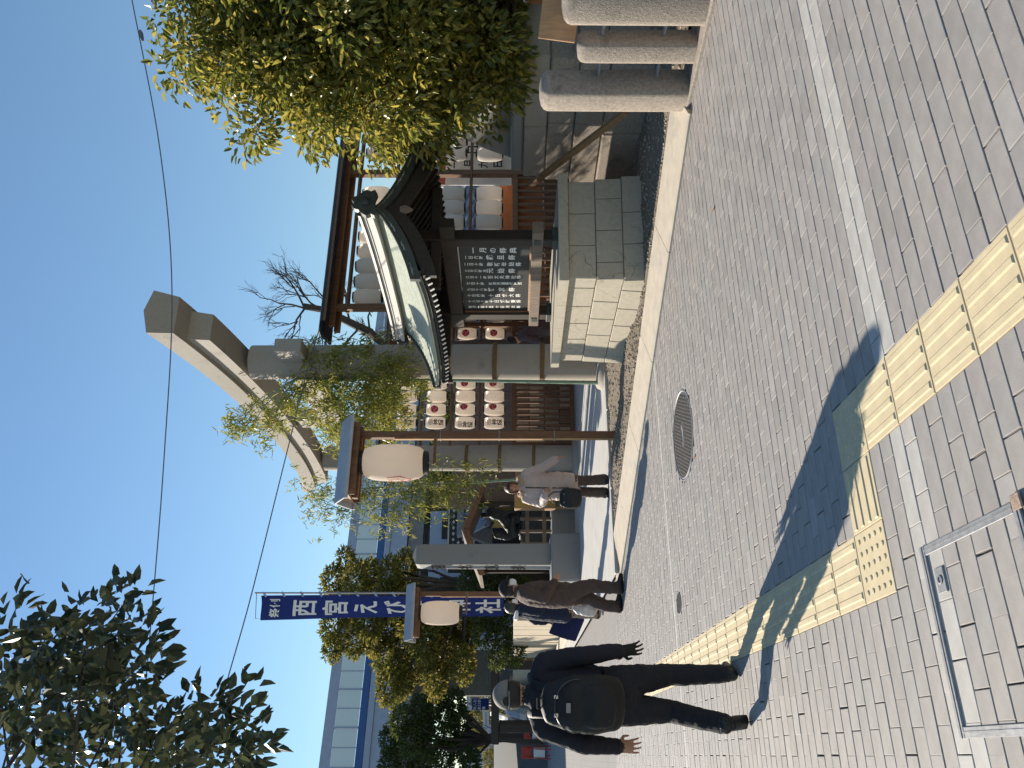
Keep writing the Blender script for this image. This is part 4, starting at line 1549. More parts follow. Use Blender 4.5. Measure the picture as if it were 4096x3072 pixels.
# hall behind the right-hand rack
hp = A(2100, 640, 19.0)
hall = thing('shrine_hall', 'low shrine hall with grey tiled roof behind the lantern racks', 'building', (hp.x + 1.2, hp.y + 2.2, 0), ANG)
m = MB(); m.box(-5, 5, -1.6, 1.6, .02, 2.3, 0, .02); m.build('wall', M_wood, hall)
for k in range(7):
    x = -4.6 + k * 1.5
    m = MB(); m.box(x - .5, x + .5, -1.64, -1.601, .6, 1.9, 0, .01); pp = m.build('window', M_plaster, hall)
    m = MB(); m.box(x - .03, x + .03, -1.665, -1.642, .6, 1.9); m.build('window_bar', M_wood_d, hall)
tiled_roof(hall, 11.4, 2.6, 2.25, 3.5, .36)
# orange stall counter with dark pots between rack and hall
st = thing('stall_counter', 'orange stall counter standing behind the slatted fence of the long rack', 'stall', RR + D2 * 1.6 + D1 * 1.1, ANG)
m = MB(); m.box(-.9, 2.4, -.03, .03, .9, 1.75, 0, .006); m.build('panel', M_orange, st)
m = MB(); m.box(-.9, 2.4, -.25, .25, 0.0, .88, 0, .01); m.build('base', M_wood, st)
for k in range(2):
    m = MB(); m.lathe([(.02, 0), (.085, .02), (.10, .09), (.085, .13), (.09, .15)], 14, (-.15 + k * .42, -.15, 1.44)); pt = m
    o = m.build('iron_pot', M_black, None, True, st.location, ANG)
    tag(o, ('dark round pot on the stall shelf, nearer the torii end', 'dark round pot on the stall shelf, nearer the poster')[k], 'pot', 'dark pots at the stall')
m = MB(); m.box(-.95, 2.45, -.3, -.032, 1.40, 1.438, 0, .006); m.build('shelf', M_wood_l, st)
ps = thing('poster', 'white printed poster with red border behind the lantern rack', 'poster', RR + D2 * 3.55 + D1 * .55 + UP * 1.4, ANG)
m = MB(); m.box(-.55, .55, -.01, .01, 0, 1.5, 0, .003); m.build('sheet', M_white, ps)
m = MB(); m.box(-.55, .55, -.014, -.0105, 0, .12); m.build('border', M_red, ps)
m = MB(); m.box(-.55, .55, -.014, -.0105, 1.38, 1.5); m.build('border', M_red, ps)
m = MB(); write(m, '十日戎', (.3, -.0125, 1.2), (1, 0, 0), (0, 0, 1), .26, .34); write(m, '一月九日', (-.05, -.0125, 1.22), (1, 0, 0), (0, 0, 1), .2, .28); m.build('lettering', M_ink, ps)

# gate house and statue shelter between the far pillar and the name pillar
gp_ = A(2060, 1955, 24.5)
gh = thing('gate_house', 'small ochre walled gate house with pale tiled roof beyond the torii', 'building', (gp_.x + .5, gp_.y, 0), ANG)
m = MB(); m.box(-1.6, 1.0, -.5, .5, .0, 2.15, 0, .02); m.build('wall', M_ochre, gh)
m = MB(); m.box(-1.62, 1.62, -.52, -.501, 0, .5, 0, .005); m.build('skirting', M_plaster, gh)
tiled_roof(gh, 3.9, 1.15, 2.25, 2.95, .20)
for k in range(18):
    m = MB(); m.bar((-1.85 + k * .217, -.4, 2.2), (-1.85 + k * .217, -1.06, 2.08), .06, .06); m.build('rafter', M_wood_d, gh)
sp = A(2130, 2150, 21.0)
sh = thing('statue_shelter', 'open timber shelter with sloping roof over the bronze guardian statue', 'shelter', (sp.x, sp.y, 0), ANG)
for x in (-.75, .75):
    for y in (-.55, .55):
        m = MB(); m.box(x - .06, x + .06, y - .06, y + .06, 0, 2.38, 0, .01); m.build('post', M_wood_d, sh)
for sd in (-1, 1):
    m = MB(); m.prism([(0, 2.72), (sd * 1.15, 2.28), (sd * 1.15, 2.36), (0, 2.82)], (0, -.85, 0), (1, 0, 0), (0, 0, 1), (0, 1.7, 0)); m.build('roof_plane', M_wood_g, sh)
    m = MB(); m.bar((0, -.87, 2.70), (sd * 1.15, -.87, 2.26), .05, .12); m.build('barge_board', M_wood, sh)
m = MB(); m.box(-.62, .66, -.45, .45, 0, 1.30, 0, .02); m.build('stone_base', M_bronze, sh)
ks = thing('guardian_statue', 'dark bronze seated guardian dog statue under the timber shelter', 'statue', (sp.x + .38, sp.y + .15, 1.305), ANG - R(90))
ks.scale = (.85, .85, .85)
B = Body()
B.limb([(0, -.28, .22), (0, .0, .42), (0, .22, .62)], [(.20, .2), (.19, .2), (.14, .16)], 0)
B.limb([(0, .2, .6), (0, .26, .85), (0, .30, .98)], [(.14, .17), (.17, .18), (.13, .13)], 0)
B.limb([(0, .33, .95), (0, .50, .90)], [(.12, .11), (.09, .08)], 0)
for sx in (-1, 1):
    B.limb([(sx * .12, .22, .55), (sx * .13, .30, .28), (sx * .13, .30, .05), (sx * .13, .38, .03)], [.085, .06, .055, .05], 0)
    B.limb([(sx * .17, -.22, .25), (sx * .2, .0, .24), (sx * .2, -.05, .06), (sx * .2, .12, .04)], [.12, .10, .06, .05], 0)
    B.limb([(sx * .09, .24, 1.06), (sx * .13, .2, 1.14)], [.04, .02], 0)
B.limb([(0, -.42, .15), (0, -.48, .45), (0, -.40, .75), (0, -.3, .85)], [.05, .1, .12, .04], 0)
B.limb([(0, -.5, .02), (0, .55, .02)], [(.3, .035), (.3, .035)], 0)
B.finish('body', [M_bronze], ks, .022, {0: .02})
pf = thing('picket_fence', 'low brown timber rail fence in front of the statue shelter', 'fence', A(2260, 2100, 18.9), ANG)
pf.location.z = .03
for k in range(5):
    m = MB(); m.box(-.75 + k * .30 - .035, -.75 + k * .30 + .035, -.035, .035, 0, 1.32, 0, .01); m.build('picket', M_wood_g, pf)
for z in (.75, 1.15):
    m = MB(); m.box(-.85, .6, -.06, -.036, z - .045, z + .045, 0, .006); m.build('rail', M_wood_g, pf)
m = MB(); m.box(-.9, .7, -.3, .4, -.05, .58, 0, .02); m.build('stone_base', M_granite_g, pf)
bx = thing('sign_case', 'shallow pale timber display case standing by the far torii pillar', 'display case', A(2300, 2010, 18.6), ANG)
bx.location.z = .03
m = MB(); m.box(-.17, .17, -.1, .1, .5, 1.45, 0, .01); m.build('body', M_wood_l, bx)
m = MB(); m.box(-.13, .13, -.108, -.101, .56, 1.40, 0, .004); m.build('panel', M_ochre, bx)
for x in (-.13, .13):
    m = MB(); m.box(x - .03, x + .03, -.04, .04, 0, .5, 0, .005); m.build('leg', M_wood_l, bx)
# diamond lattice screen
lt = thing('lattice_screen', 'dark screen with white diamond lattice above the statue shelter', 'screen', A(1850, 2100, 27.0), ANG)
m = MB(); m.box(-1.6, 1.2, 0, .06, -3.2, .5, 0, .01); m.build('backing', M_black, lt)
for i in range(12):
    for j in range(4):
        m = MB(); c = (-1.3 + i * .2 + (.1 if j % 2 else 0), -.012, .3 - j * .17)
        m.prism([(-.07, 0), (0, -.05), (.07, 0), (0, .05)], c, (1, 0, 0), (0, 0, 1), (0, .01, 0)); m.build('diamond', M_ridge, lt)
for zz in (-.42, .44):
    m = MB(); m.box(-1.6, 1.2, -.03, -.002, zz, zz + .05); m.build('lattice_rail', M_ridge, lt)

# distant left: board-formed wall, gate frame, ramp, barriers, sign, pale building
M_boardc = mat('board_concrete', (.50, .42, .31), .85, .15, 4, .2, 80, stretch=(3, 3, .6))
wl = thing('board_wall', 'pale board-marked retaining wall behind the two pedestrians', 'wall', A(2290, 2478, 20.4))
wl.location.z = 0
wdir = D1.copy()
for k in range(40):
    m = MB()
    p = wdir * (k * .55)
    m.bar(p + UP * -.05, p + UP * (1.5 + rnd.uniform(-.01, .01)), .54, .10 + rnd.uniform(0, .05), 0, .012, up=D2)
    m.build('board', M_boardc, wl)
m = MB(); m.bar(D2 * -.3 + UP * .08, D2 * -.3 + wdir * 22 + UP * .08, .4, .2, 0, .02); m.build('kerb', M_curb, wl)
gf = thing('timber_gate', 'dark timber gate frame with post and lintel far down the street', 'gate', A(2300, 2655, 25.5))
gf.location.z = 0
m = MB(); m.box(-.15, .15, -.15, .15, 0, 1.95, 0, .02); m.build('post', M_wood_d, gf)
m = MB(); m.box(-2.15, -1.85, -.15, .15, 0, 1.95, 0, .02); m.build('post', M_wood_d, gf)
m = MB(); m.box(-2.5, .35, -.2, .2, 1.955, 2.2, 0, .02); m.build('lintel', M_wood_d, gf)
rp = MB()
rp.add([(-15.3, 34.5, .0), (-25, 60, 2.9), (-31, 60, 2.9), (-26, 34.5, .0)], [(0, 1, 2, 3)])
struct(rp.build('road', M_asphalt))
pw = thing('ramp_wall', 'low concrete wall with painted kerb along the rising road', 'wall', (0, 0, 0))
a, b = Vector((-15.0, 34.5, 0)), Vector((-24.7, 60, 2.9))
for k in range(12):
    p, q = a.lerp(b, k / 12), a.lerp(b, (k + 1) / 12 - .003)
    m = MB(); m.bar(p + UP * .12, q + UP * .12, .3, .34, 0, .03); m.build('kerb_stone', M_white if k % 2 else M_bluesteel, pw)
    p2, q2 = p + Vector((.8, .2, .45)), q + Vector((.8, .2, .45))
    m = MB(); m.bar(p2, q2, .25, 1.2, 0, .03); m.build('wall_panel', M_plinth, pw)
for k, (px, py, Y) in enumerate(((2180, 2932, 34.0), (2190, 3010, 32.0))):
    t = thing('road_barrier', ('red barrier with white board beside the low concrete wall', 'tall red barrier with white board at the foot of the rising road')[k], 'barrier', (A(px, py, Y).x, Y, 0))
    t.scale = (.55, .8, .9)
    for x in (-.35, .35):
        m = MB(); m.bar((x, -.2, 0), (x * .9, 0, 1.05 + .15 * k), .06, .06); m.build('leg', M_red, t)
        m = MB(); m.bar((x, .2, 0), (x * .9, 0, 1.05 + .15 * k), .06, .06); m.build('leg', M_red, t)
    m = MB(); m.box(-.45, .45, -.03, .03, .85, 1.15 + .15 * k, 0, .01); m.build('top_board', M_red, t)
    m = MB(); m.box(-.40, .40, -.09, -.07, .25, .75, 0, .01); m.build('white_board', M_white, t)
sg = thing('street_sign', 'dark blue street sign board with small white lettering', 'sign', A(1922, 2817, 40.0))
sz = sg.location.z
m = MB(); m.box(-.28, .28, -.03, .03, -.42, .42, 0, .01); m.build('board', M_navy, sg)
m = MB(); m.tube([(0, .06, .6), (0, .06, -sz)], .05, 8); m.build('pole', M_steel, sg)
m = MB()
for i, s_ in enumerate(('駐車場', '入口', '左折')):
    write(m, s_, (-.18 + .18 * i, -.034, .28), (1, 0, 0), (0, 0, 1), .17, .22)
m.build('lettering', M_white, sg)
ob = thing('office_building', 'pale office building with rows of windows far down the street', 'building', (-27, 82, 0))
m = MB(); m.box(-16, 22, 0, 10, 0, 6.2, 0, .05); m.build('wall', M_plaster, ob)
for j in range(3):
    for i in range(19):
        x = -15 + i * 1.95
        m = MB(); m.box(x - .7, x + .7, -.06, .02, .8 + j * 1.9, 2.0 + j * 1.9); w_ = m.build('window', M_glassd if (i + j) % 4 else M_bluesteel, ob)
    m = MB(); m.box(-16.1, 22.1, -.12, -.001, 2.25 + j * 1.9, 2.4 + j * 1.9); m.build('ledge', M_bluesteel, ob)
for i in range(20):
    m = MB(); m.box(-16 + i * 1.95 - .06, -16 + i * 1.95 + .06, -.10, -.001, 0, 6.2); m.build('pilaster', M_bluesteel, ob)
# a pair of plain buildings that close the view beyond the shrine trees
cb = thing('brown_house', 'small house with brown window bays behind the name pillar', 'building', A(2200, 2290, 33.0), ANG)
cb.location.z = 0
m = MB(); m.box(-2.6, 2.6, 0, 4, 0, 5.0, 0, .03); m.build('wall', M_bluesteel, cb)
for j in range(2):
    for i in range(4):
        m = MB(); x = -1.9 + i * 1.25; m.box(x - .45, x + .45, -.05, .0, 2.0 + j * 1.4, 3.1 + j * 1.4, 0, .01); m.build('window', M_wood_d, cb)
        m = MB(); m.box(x - .5, x + .5, -.08, -.001, 1.9 + j * 1.4, 1.98 + j * 1.4); m.build('sill', M_white, cb)

# stone block wall and dark timber screen closing the view behind the gateway rack
sw = thing('block_wall', 'rough stone block wall behind the slatted fence of the gateway rack', 'wall', LRk + D1 * .9 - D2 * .6, ANG)
g = random.Random(15)
for r in range(4):
    x = 0
    while x < 5.2:
        w = g.uniform(.3, .6)
        m = MB(); m.box(x + .005, x + w - .005, g.uniform(-.02, .02), .3, r * .36 + .005, r * .36 + .355, 0, .018); m.build('stone_block', (M_granite_d, M_plinth, M_wood_g)[g.randrange(3)], sw)
        x += w
sc_ = thing('timber_screen', 'dark timber plank screen standing behind the gateway rack lanterns', 'screen', LRk + D1 * 4.2 - D2 * .2, ANG)
for k in range(22):
    m = MB(); m.box(k * .25 + .003, k * .25 + .247, 0, .04, 0, 3.2 + .5 * (k % 7 < 3), 0, .005); m.build('plank', M_wood_g, sc_)

# ================================================================== TREES
def ellipsoid_clumps(c, r, n, seed, shell=.45, squash=None, keep=None):
    g = np.random.default_rng(seed)
    out = []
    while len(out) < n:
        d = g.normal(size=3); d /= np.linalg.norm(d)
        k = (shell + (1 - shell) * g.random() ** .5)
        p = np.array(c) + d * np.array(r) * k * (1 + .10 * g.normal())
        if keep and not keep(p):
            continue
        out.append(p)
    return out
# ---- broad evergreen at the right
tc = (4.35, 8.5, 3.12)
tree = thing('evergreen_tree', 'dense glossy evergreen tree with yellow-green leaves above the stone posts', 'tree', (0, 0, 0))
cl_ = ellipsoid_clumps(tc, (1.82, 1.35, 1.86), 430, 21, .5, keep=lambda p: p[0] < .53 * p[1] and p[2] > 1.5)
cl_ += ellipsoid_clumps(tc, (1.82, 1.35, 1.86), 90, 24, .5, keep=lambda p: p[0] >= .53 * p[1] and p[2] > 1.5)
g = np.random.default_rng(2)
rad = g.uniform(.20, .36, len(cl_))
P, Dd = clump_leaves(cl_, rad, 115, 22)
leaves('crown', P, Dd + np.array([-.25, -.15, 0]), .10, .043, M_leaf_r, tree, 23, .35)
m = MB()
m.tube([(4.5, 8.7, 0), (4.45, 8.6, .8), (4.4, 8.55, 1.6), (4.35, 8.5, 3.2)], [.17, .14, .12, .05], 10)
m.build('trunk', M_bark, tree, True)
m = MB(); limbs(m, (4.42, 8.57, 1.5), [tuple(c) for c in cl_[::4]], .05, 3); m.build('branches', M_bark, tree, True)

# ---- street tree whose leaves hang into the sky at the upper left, close to the camera
near = thing('street_tree', 'dark broad-leaved street tree hanging into the sky over the pavement', 'tree', (0, 0, 0))
spots = []
g = np.random.default_rng(31)
pix = [(90, 2640), (200, 2560), (330, 2540), (480, 2470), (560, 2560), (260, 2720), (420, 2680), (560, 2690), (150, 2820), (330, 2860), (480, 2820), (120, 2980), (300, 3010), (470, 2970), (610, 2960), (720, 2930), (820, 2880), (930, 2900), (1000, 2960), (860, 3000), (700, 3040), (40, 2720), (20, 2900), (60, 2480), (-60, 2600), (-80, 2800), (950, 3060), (600, 3090), (380, 2600), (240, 2640)]
for (x, y) in pix:
    for k in range(2):
        Y = g.uniform(4.4, 6.6)
        p = A(x + g.normal() * 25, y + g.normal() * 25, Y)
        spots.append((p.x, p.y, p.z))
for k in range(70):                                     # the rest of the crown beyond the frame
    d = g.normal(size=3); d /= np.linalg.norm(d)
    p = np.array((-3.7, 4.1, 4.8)) + d * np.array((1.5, 1.3, 1.5)) * g.uniform(.4, 1)
    if p[0] < -.50 * p[1]:
        spots.append(tuple(p))
rad = g.uniform(.17, .30, len(spots))
P, Dd = clump_leaves(spots, rad, 52, 32)
key = np.arange(len(P))
inview = (np.abs(P[:, 0]) < .48 * P[:, 1]) & (P[:, 2] - EYE < .64 * P[:, 1])
order = np.argsort(P[:, 1] + np.where(inview, 0, 50))
first = order[:300]
leafm = MB()
for sgn in (1, -1):
    leafm.add([(0, 0, 0), (.35, sgn * .26, .05), (.7, sgn * .20, .03), (1, 0, -.08), (.55, 0, -.02)], [(0, 1, 4), (1, 2, 4), (2, 3, 4)])
leaf_me = leafm.mesh('leaf', M_leaf_n, 'all')
for i in first:
    o = put('leaf', leaf_me, near, P[i])
    d = Vector(Dd[i]) + Vector((.1, 0, -.35))
    o.rotation_euler = d.to_track_quat('X', 'Z').to_euler()
    o.rotation_euler.rotate_axis('X', g.uniform(-1.2, 1.2))
    s = g.uniform(.085, .135)
    o.scale = (s, s * 1.05, s)
leaves('crown', P[order[300:]], Dd[order[300:]] + np.array([.1, 0, 0]), .108, .058, M_leaf_n, near, 33, .35)
m = MB()
m.tube([(-3.9, 3.0, 0), (-3.85, 3.1, 1.5), (-3.75, 3.3, 3.0), (-3.5, 3.7, 4.6)], [.16, .13, .11, .05], 10)
m.build('trunk', M_bark, near, True)
m = MB(); limbs(m, (-3.72, 3.4, 3.4), spots[::7], .03, 5, sag=.25); m.build('branches', M_bark, near, True)

# ---- trees behind the banner and down the street
def far_tree(label, base, clumps, rads, per, ln, wd, mt, seed, trunk_r=.2, top=None):
    t = thing('garden_tree', label, 'tree', (0, 0, 0), 0, 'trees behind the shrine forecourt')
    P, Dd = clump_leaves(clumps, rads, per, seed, .6)
    leaves('crown', P, Dd, ln, wd, mt, t, seed, .1)
    m = MB()
    b = Vector(base)
    tp = Vector(top) if top else b + UP * 4
    m.tube([b, b.lerp(tp, .35) + Vector((.15, 0, 0)), b.lerp(tp, .7) - Vector((.1, 0, 0)), tp], [trunk_r, trunk_r * .8, trunk_r * .55, trunk_r * .15], 8)
    m.build('trunk', M_bark, t, True)
    m = MB(); limbs(m, b.lerp(tp, .45), [tuple(c) for c in clumps], trunk_r * .32, seed, sag=.05); m.build('branches', M_bark, t, True)
    return t
def px_clumps(pts, Y, jit, seed):
    g = np.random.default_rng(seed)
    out = []
    for (x, y) in pts:
        p = A(x, y, Y + g.uniform(-jit, jit))
        out.append((p.x, p.y, p.z))
    return out
pts1 = [(1380, 2240), (1330, 2330), (1430, 2330), (1480, 2290), (1400, 2420), (1340, 2500), (1330, 2590), (1420, 2560), (1480, 2480), (1500, 2570), (1560, 2530), (1540, 2620), (1580, 2660), (1610, 2720), (1560, 2740), (1640, 2600), (1660, 2660), (1700, 2560), (1720, 2640), (1740, 2720), (1780, 2620), (1800, 2560), (1840, 2600), (1640, 2480), (1700, 2450), (1760, 2470), (1830, 2500), (1880, 2550), (1520, 2420), (1590, 2400), (1650, 2350), (1560, 2300), (1620, 2280), (1470, 2380), (1850, 2660), (1900, 2450)]
c1 = px_clumps(pts1, 27, 1.6, 41)
far_tree('tall garden tree with tiered yellowish foliage behind the navy banner', (A(2200, 2320, 27).x, 27, 0), c1, [.5 + .25 * (i % 3) / 2 for i in range(len(c1))], 150, .15, .07, M_leaf_f, 42, .28, (A(1450, 2380, 27).x, 27, A(1450, 2380, 27).z))
pts2 = [(1560, 2960), (1600, 2880), (1640, 2960), (1620, 3040), (1700, 2900), (1720, 2980), (1700, 3050), (1780, 2860), (1800, 2940), (1780, 3030), (1850, 2900), (1860, 2990), (1680, 2840), (1740, 2800), (1560, 3060), (1880, 3060), (1820, 2820)]
c2 = px_clumps(pts2, 36, 1.8, 43)
far_tree('dark rounded tree standing by the road below the highway', (A(2200, 2960, 36).x, 36, 0), c2, [.75] * len(c2), 110, .17, .08, M_leaf_d, 44, .3, (A(1700, 2960, 36).x, 36, A(1700, 2960, 36).z))
pts3 = [(1900, 2270), (1950, 2300), (2000, 2260), (1960, 2380), (2020, 2400), (2060, 2360), (1900, 2420), (1980, 2470), (2040, 2480), (1930, 2530), (2010, 2560), (2080, 2300), (2100, 2420), (1870, 2330), (2080, 2540), (1990, 2620), (2060, 2600)]
c3 = px_clumps(pts3, 24.5, .8, 45)
far_tree('dense low evergreen shrub behind the name pillar', (A(2200, 2400, 24.5).x, 24.5, 0), c3, [.5] * len(c3), 160, .12, .055, M_leaf_d, 46, .12, (A(1950, 2400, 24.5).x, 24.5, A(1950, 2400, 24.5).z))
pts4 = [(1780, 1760), (1850, 1700), (1900, 1600), (1800, 1620), (1850, 1850), (1900, 1800), (1960, 1750), (1750, 1880), (1830, 1980), (1980, 1600), (1900, 1930)]
c4 = px_clumps(pts4, 30, 1.2, 47)
far_tree('dark evergreen tree seen between the far pillar and the lanterns', (A(2200, 1750, 30).x, 30, 0), c4, [.85] * len(c4), 120, .15, .07, M_leaf_d, 48, .2, (A(1850, 1750, 30).x, 30, A(1850, 1750, 30).z))
pts5 = [(1950, 2790), (1990, 2870), (2010, 3000), (1960, 3040), (1920, 2960), (2020, 2940), (1900, 2880), (2060, 3060)]
c5 = px_clumps(pts5, 66, 3, 49)
far_tree('pale leafed street tree in front of the office building', (A(2100, 2960, 66).x, 66, 0), c5, [1.0] * len(c5), 45, .22, .1, M_leaf_f, 50, .2, (A(1950, 2960, 66).x, 66, A(1950, 2960, 66).z))

# ---- bare pruned tree behind the right rack
bare = thing('bare_tree', 'bare pruned tree with fine twigs above the lantern rack roof', 'tree', (0, 0, 0))
m = MB()
g = random.Random(61)
b0_ = A(2200, 1400, 17.2); b0_.z = 0
fork = A(1560, 1400, 17.2); mid_ = A(1400, 1290, 17.2); endp = A(1215, 1225, 17.2)
m.tube([b0_, b0_.lerp(fork, .5) + Vector((.1, 0, 0)), fork, A(1480, 1330, 17.2), mid_, A(1300, 1240, 17.2), endp], [.16, .14, .12, .10, .085, .075, .07], 9)
m.tube([fork, A(1480, 1470, 17.4), A(1390, 1500, 17.6)], [.09, .07, .05], 8)
m.build('trunk', M_bark, bare, True)
m = MB()
def twig(p, d, ln, r, lev):
    q = p + d * ln
    k = p.lerp(q, .5) + Vector((g.uniform(-1, 1), g.uniform(-1, 1), g.uniform(-.6, 1))) * ln * .12
    m.tube([p, k, q], [r, r * .8, r * .55], 4 if lev > 1 else 5, cap=False)
    if lev >= 5:
        return
    for j in range(g.choice((3, 4)) if lev < 3 else g.choice((2, 3))):
        s = p.lerp(q, g.uniform(.35, 1))
        dd = (d + Vector((g.uniform(-1, 1), g.uniform(-1, 1), g.uniform(-.5, .9))) * .75).normalized()
        twig(s, dd, ln * g.uniform(.55, .8), r * .55, lev + 1)
for (px, py, dx, dz) in ((1215, 1225, .9, .5), (1225, 1235, .2, 1), (1225, 1225, -.5, .35), (1320, 1250, -.8, .3), (1400, 1290, 1, .2), (1330, 1250, .9, .6), (1440, 1310, -.6, .5), (1390, 1500, -.4, .9), (1400, 1490, .6, .7), (1500, 1440, .9, .3), (1480, 1330, .9, -.1), (1280, 1235, .8, .9)):
    twig(A(px, py, 17.2), Vector((dx, g.uniform(-.3, .3), dz)).normalized(), .62, .026, 1)
m.build('twigs', M_bark, bare)

# ---- bamboo lashed to the two torii pillars
def bamboo(label, foot, lean_top, seed, sprays):
    t = thing('bamboo_branch', label, 'bamboo', (0, 0, 0), 0, 'festival bamboo tied to the torii')
    m = MB()
    foot, tp = Vector(foot), Vector(lean_top)
    n = 16
    pts, rads = [], []
    for i in range(n + 1):
        u = i / n
        p = foot.lerp(tp, u) + (tp - foot).cross(UP).normalized() * (.05 * math.sin(u * 5)) if u > .6 else foot.lerp(tp, u)
        for dz, k in ((-.012, 1.0), (0, 1.14), (.012, 1.0)):
            pts.append(p + UP * dz); rads.append((.034 * (1 - .6 * u)) * k)
    m.tube(pts, rads, 8)
    m.build('stalk', M_bamboo, t, True)
    g = np.random.default_rng(seed)
    P, Dd = [], []
    m = MB()
    for (c, r, k) in sprays:
        c = np.array(c)
        root = foot.lerp(tp, min(1, max(.35, (c[2] - foot.z) / max(.1, tp.z - foot.z))))
        m.tube([root, root.lerp(Vector(c), .55) + UP * .12, Vector(c), Vector(c) + (Vector(c) - root) * .25 - UP * .1], [.010, .007, .004, .002], 5)
        for j in range(k):
            tw = c + g.normal(size=3) * r
            dd = g.normal(size=3) * .6 + np.array([0, 0, -.35])
            q = 9
            P.append(tw + g.normal(size=(q, 3)) * .05)
            Dd.append(unit(np.tile(dd, (q, 1)) + g.normal(size=(q, 3)) * .55))
    m.build('branchlets', M_bamboo, t)
    leaves('foliage', np.concatenate(P), np.concatenate(Dd), .14, .021, M_leaf_b, t, seed + 1, .25, curl=.12)
    return t
def spr(pix, Y, r, k, seed):
    g = random.Random(seed)
    return [(tuple(A(x, y, Y + g.uniform(-.5, .3))), r, k) for x, y in pix]
rp_foot = Vector((.02, 12.82, .08))
bamboo('leafy bamboo tied to the near torii pillar', rp_foot, (.10, 12.86, 5.0),  71, spr([(1260, 1500), (1200, 1560), (1330, 1560), (1290, 1640), (1380, 1480), (1420, 1560), (1450, 1640), (1380, 1690), (1500, 1600), (1520, 1500), (1560, 1560), (1600, 1620), (1480, 1720), (1350, 1440), (1250, 1440), (1440, 1430), (1560, 1440), (1640, 1520), (1170, 1610), (1330, 1720), (1550, 1690), (1400, 1740), (1640, 1440), (1480, 1540)], 12.9, .18, 34, 5) + spr([(1050, 1640), (960, 1670), (1000, 1720), (1060, 1740), (930, 1720), (1110, 1680)], 13.2, .13, 16, 6))
lp_foot = Vector((-2.05, 17.85, .08))
bamboo('leafy bamboo tied to the far torii pillar', lp_foot, (-2.35, 17.7, 5.2), 73, spr([(1240, 1960), (1300, 1990), (1290, 2050), (1380, 1960), (1440, 1990), (1500, 1960), (1560, 1980), (1500, 2050), (1600, 1930), (1640, 1990), (1680, 1960), (1740, 1950), (1720, 2020), (1640, 2060), (1790, 1930), (1850, 1960), (1560, 2080), (1900, 1900), (1800, 1990), (1380, 2030)], 17.5, .23, 22, 8))

# ================================================================== PEOPLE
def eyes_mouth(parent, c, fw, s=1.0, mouth=True):
    c, fw = Vector(c), Vector(fw).normalized()
    rt = fw.cross(UP).normalized()
    for sx in (-1, 1):
        m = MB()
        m.lathe([(.002 * s, -.004), (.011 * s, -.003), (.012 * s, 0), (.007 * s, .003), (.001, .004)], 10)
        p = c + fw * .0845 * s + rt * sx * .033 * s + UP * .012 * s
        M = Matrix.Translation(p) @ fw.to_track_quat('Z', 'Y').to_matrix().to_4x4() @ Matrix.Diagonal((1.25, .65, 1, 1))
        m.v = [tuple(M @ Vector(v)) for v in m.v]
        m.build('eye', M_ink, parent, True)
        m = MB()
        m.bar(p + rt * -.018 * s + UP * .02 * s, p + rt * .018 * s + UP * .022 * s, .006, .005)
        m.build('eyebrow', M_hair, parent)
    if mouth:
        m = MB()
        p = c + fw * .086 * s - UP * .05 * s
        m.bar(p - rt * .02 * s, p + rt * .02 * s, .008, .007, 0, .002)
        m.build('mouth', mat('lips', (.35, .12, .09), .5, .1) if 'lips' not in bpy.data.materials else bpy.data.materials['lips'], parent, True)
M_hair = mat('hair_dark', (.02, .016, .013), .5, .4, 60, .4, 120)
M_hair_b = mat('hair_brown', (.13, .07, .04), .5, .4, 60, .4, 120)
M_shoe = mat('shoe_black', (.015, .015, .016), .5, .3, 20)
M_sole = mat('sole_dark', (.03, .025, .022), .8, .3, 20)
M_mask = mat('mask_white', (.78, .77, .76), .85, .03, 10)
M_metal = mat('buckle', (.7, .7, .72), .2, .05, 10, metal=.9)
def shell(c, fw, rr, a0, a1, z0, z1, thick=.008, n=22, mt=None, name='hair', parent=None, rough=.0, seed=1):
    """part of an ellipsoid skin round a head: angles from the front, heights as fractions of the radius"""
    c, fw = Vector(c), Vector(fw).normalized()
    rt = fw.cross(UP).normalized()
    B = Body()
    o = []
    for i in range(n):
        a = a0 + (a1 - a0) * i / (n - 1)
        for j in range(12):
            ph = math.asin(z0) + (math.asin(z1) - math.asin(z0)) * j / 11
            k = 1 + rough * noise.noise(Vector((i * .7, j * .9, seed * 5)))
            p = c + (rt * math.sin(a) * rr[0] * math.cos(ph) + fw * math.cos(a) * rr[1] * math.cos(ph) + UP * math.sin(ph) * rr[2]) * k
            o.append(p)
    m = MB()
    fs = [(i * 12 + j, (i + 1) * 12 + j, (i + 1) * 12 + j + 1, i * 12 + j + 1) for i in range(n - 1) for j in range(11)]
    m.add(o, fs)
    ob = m.build(name, mt, parent, 'all')
    so = ob.modifiers.new('t', 'SOLIDIFY'); so.thickness = thick; so.offset = 0
    return ob

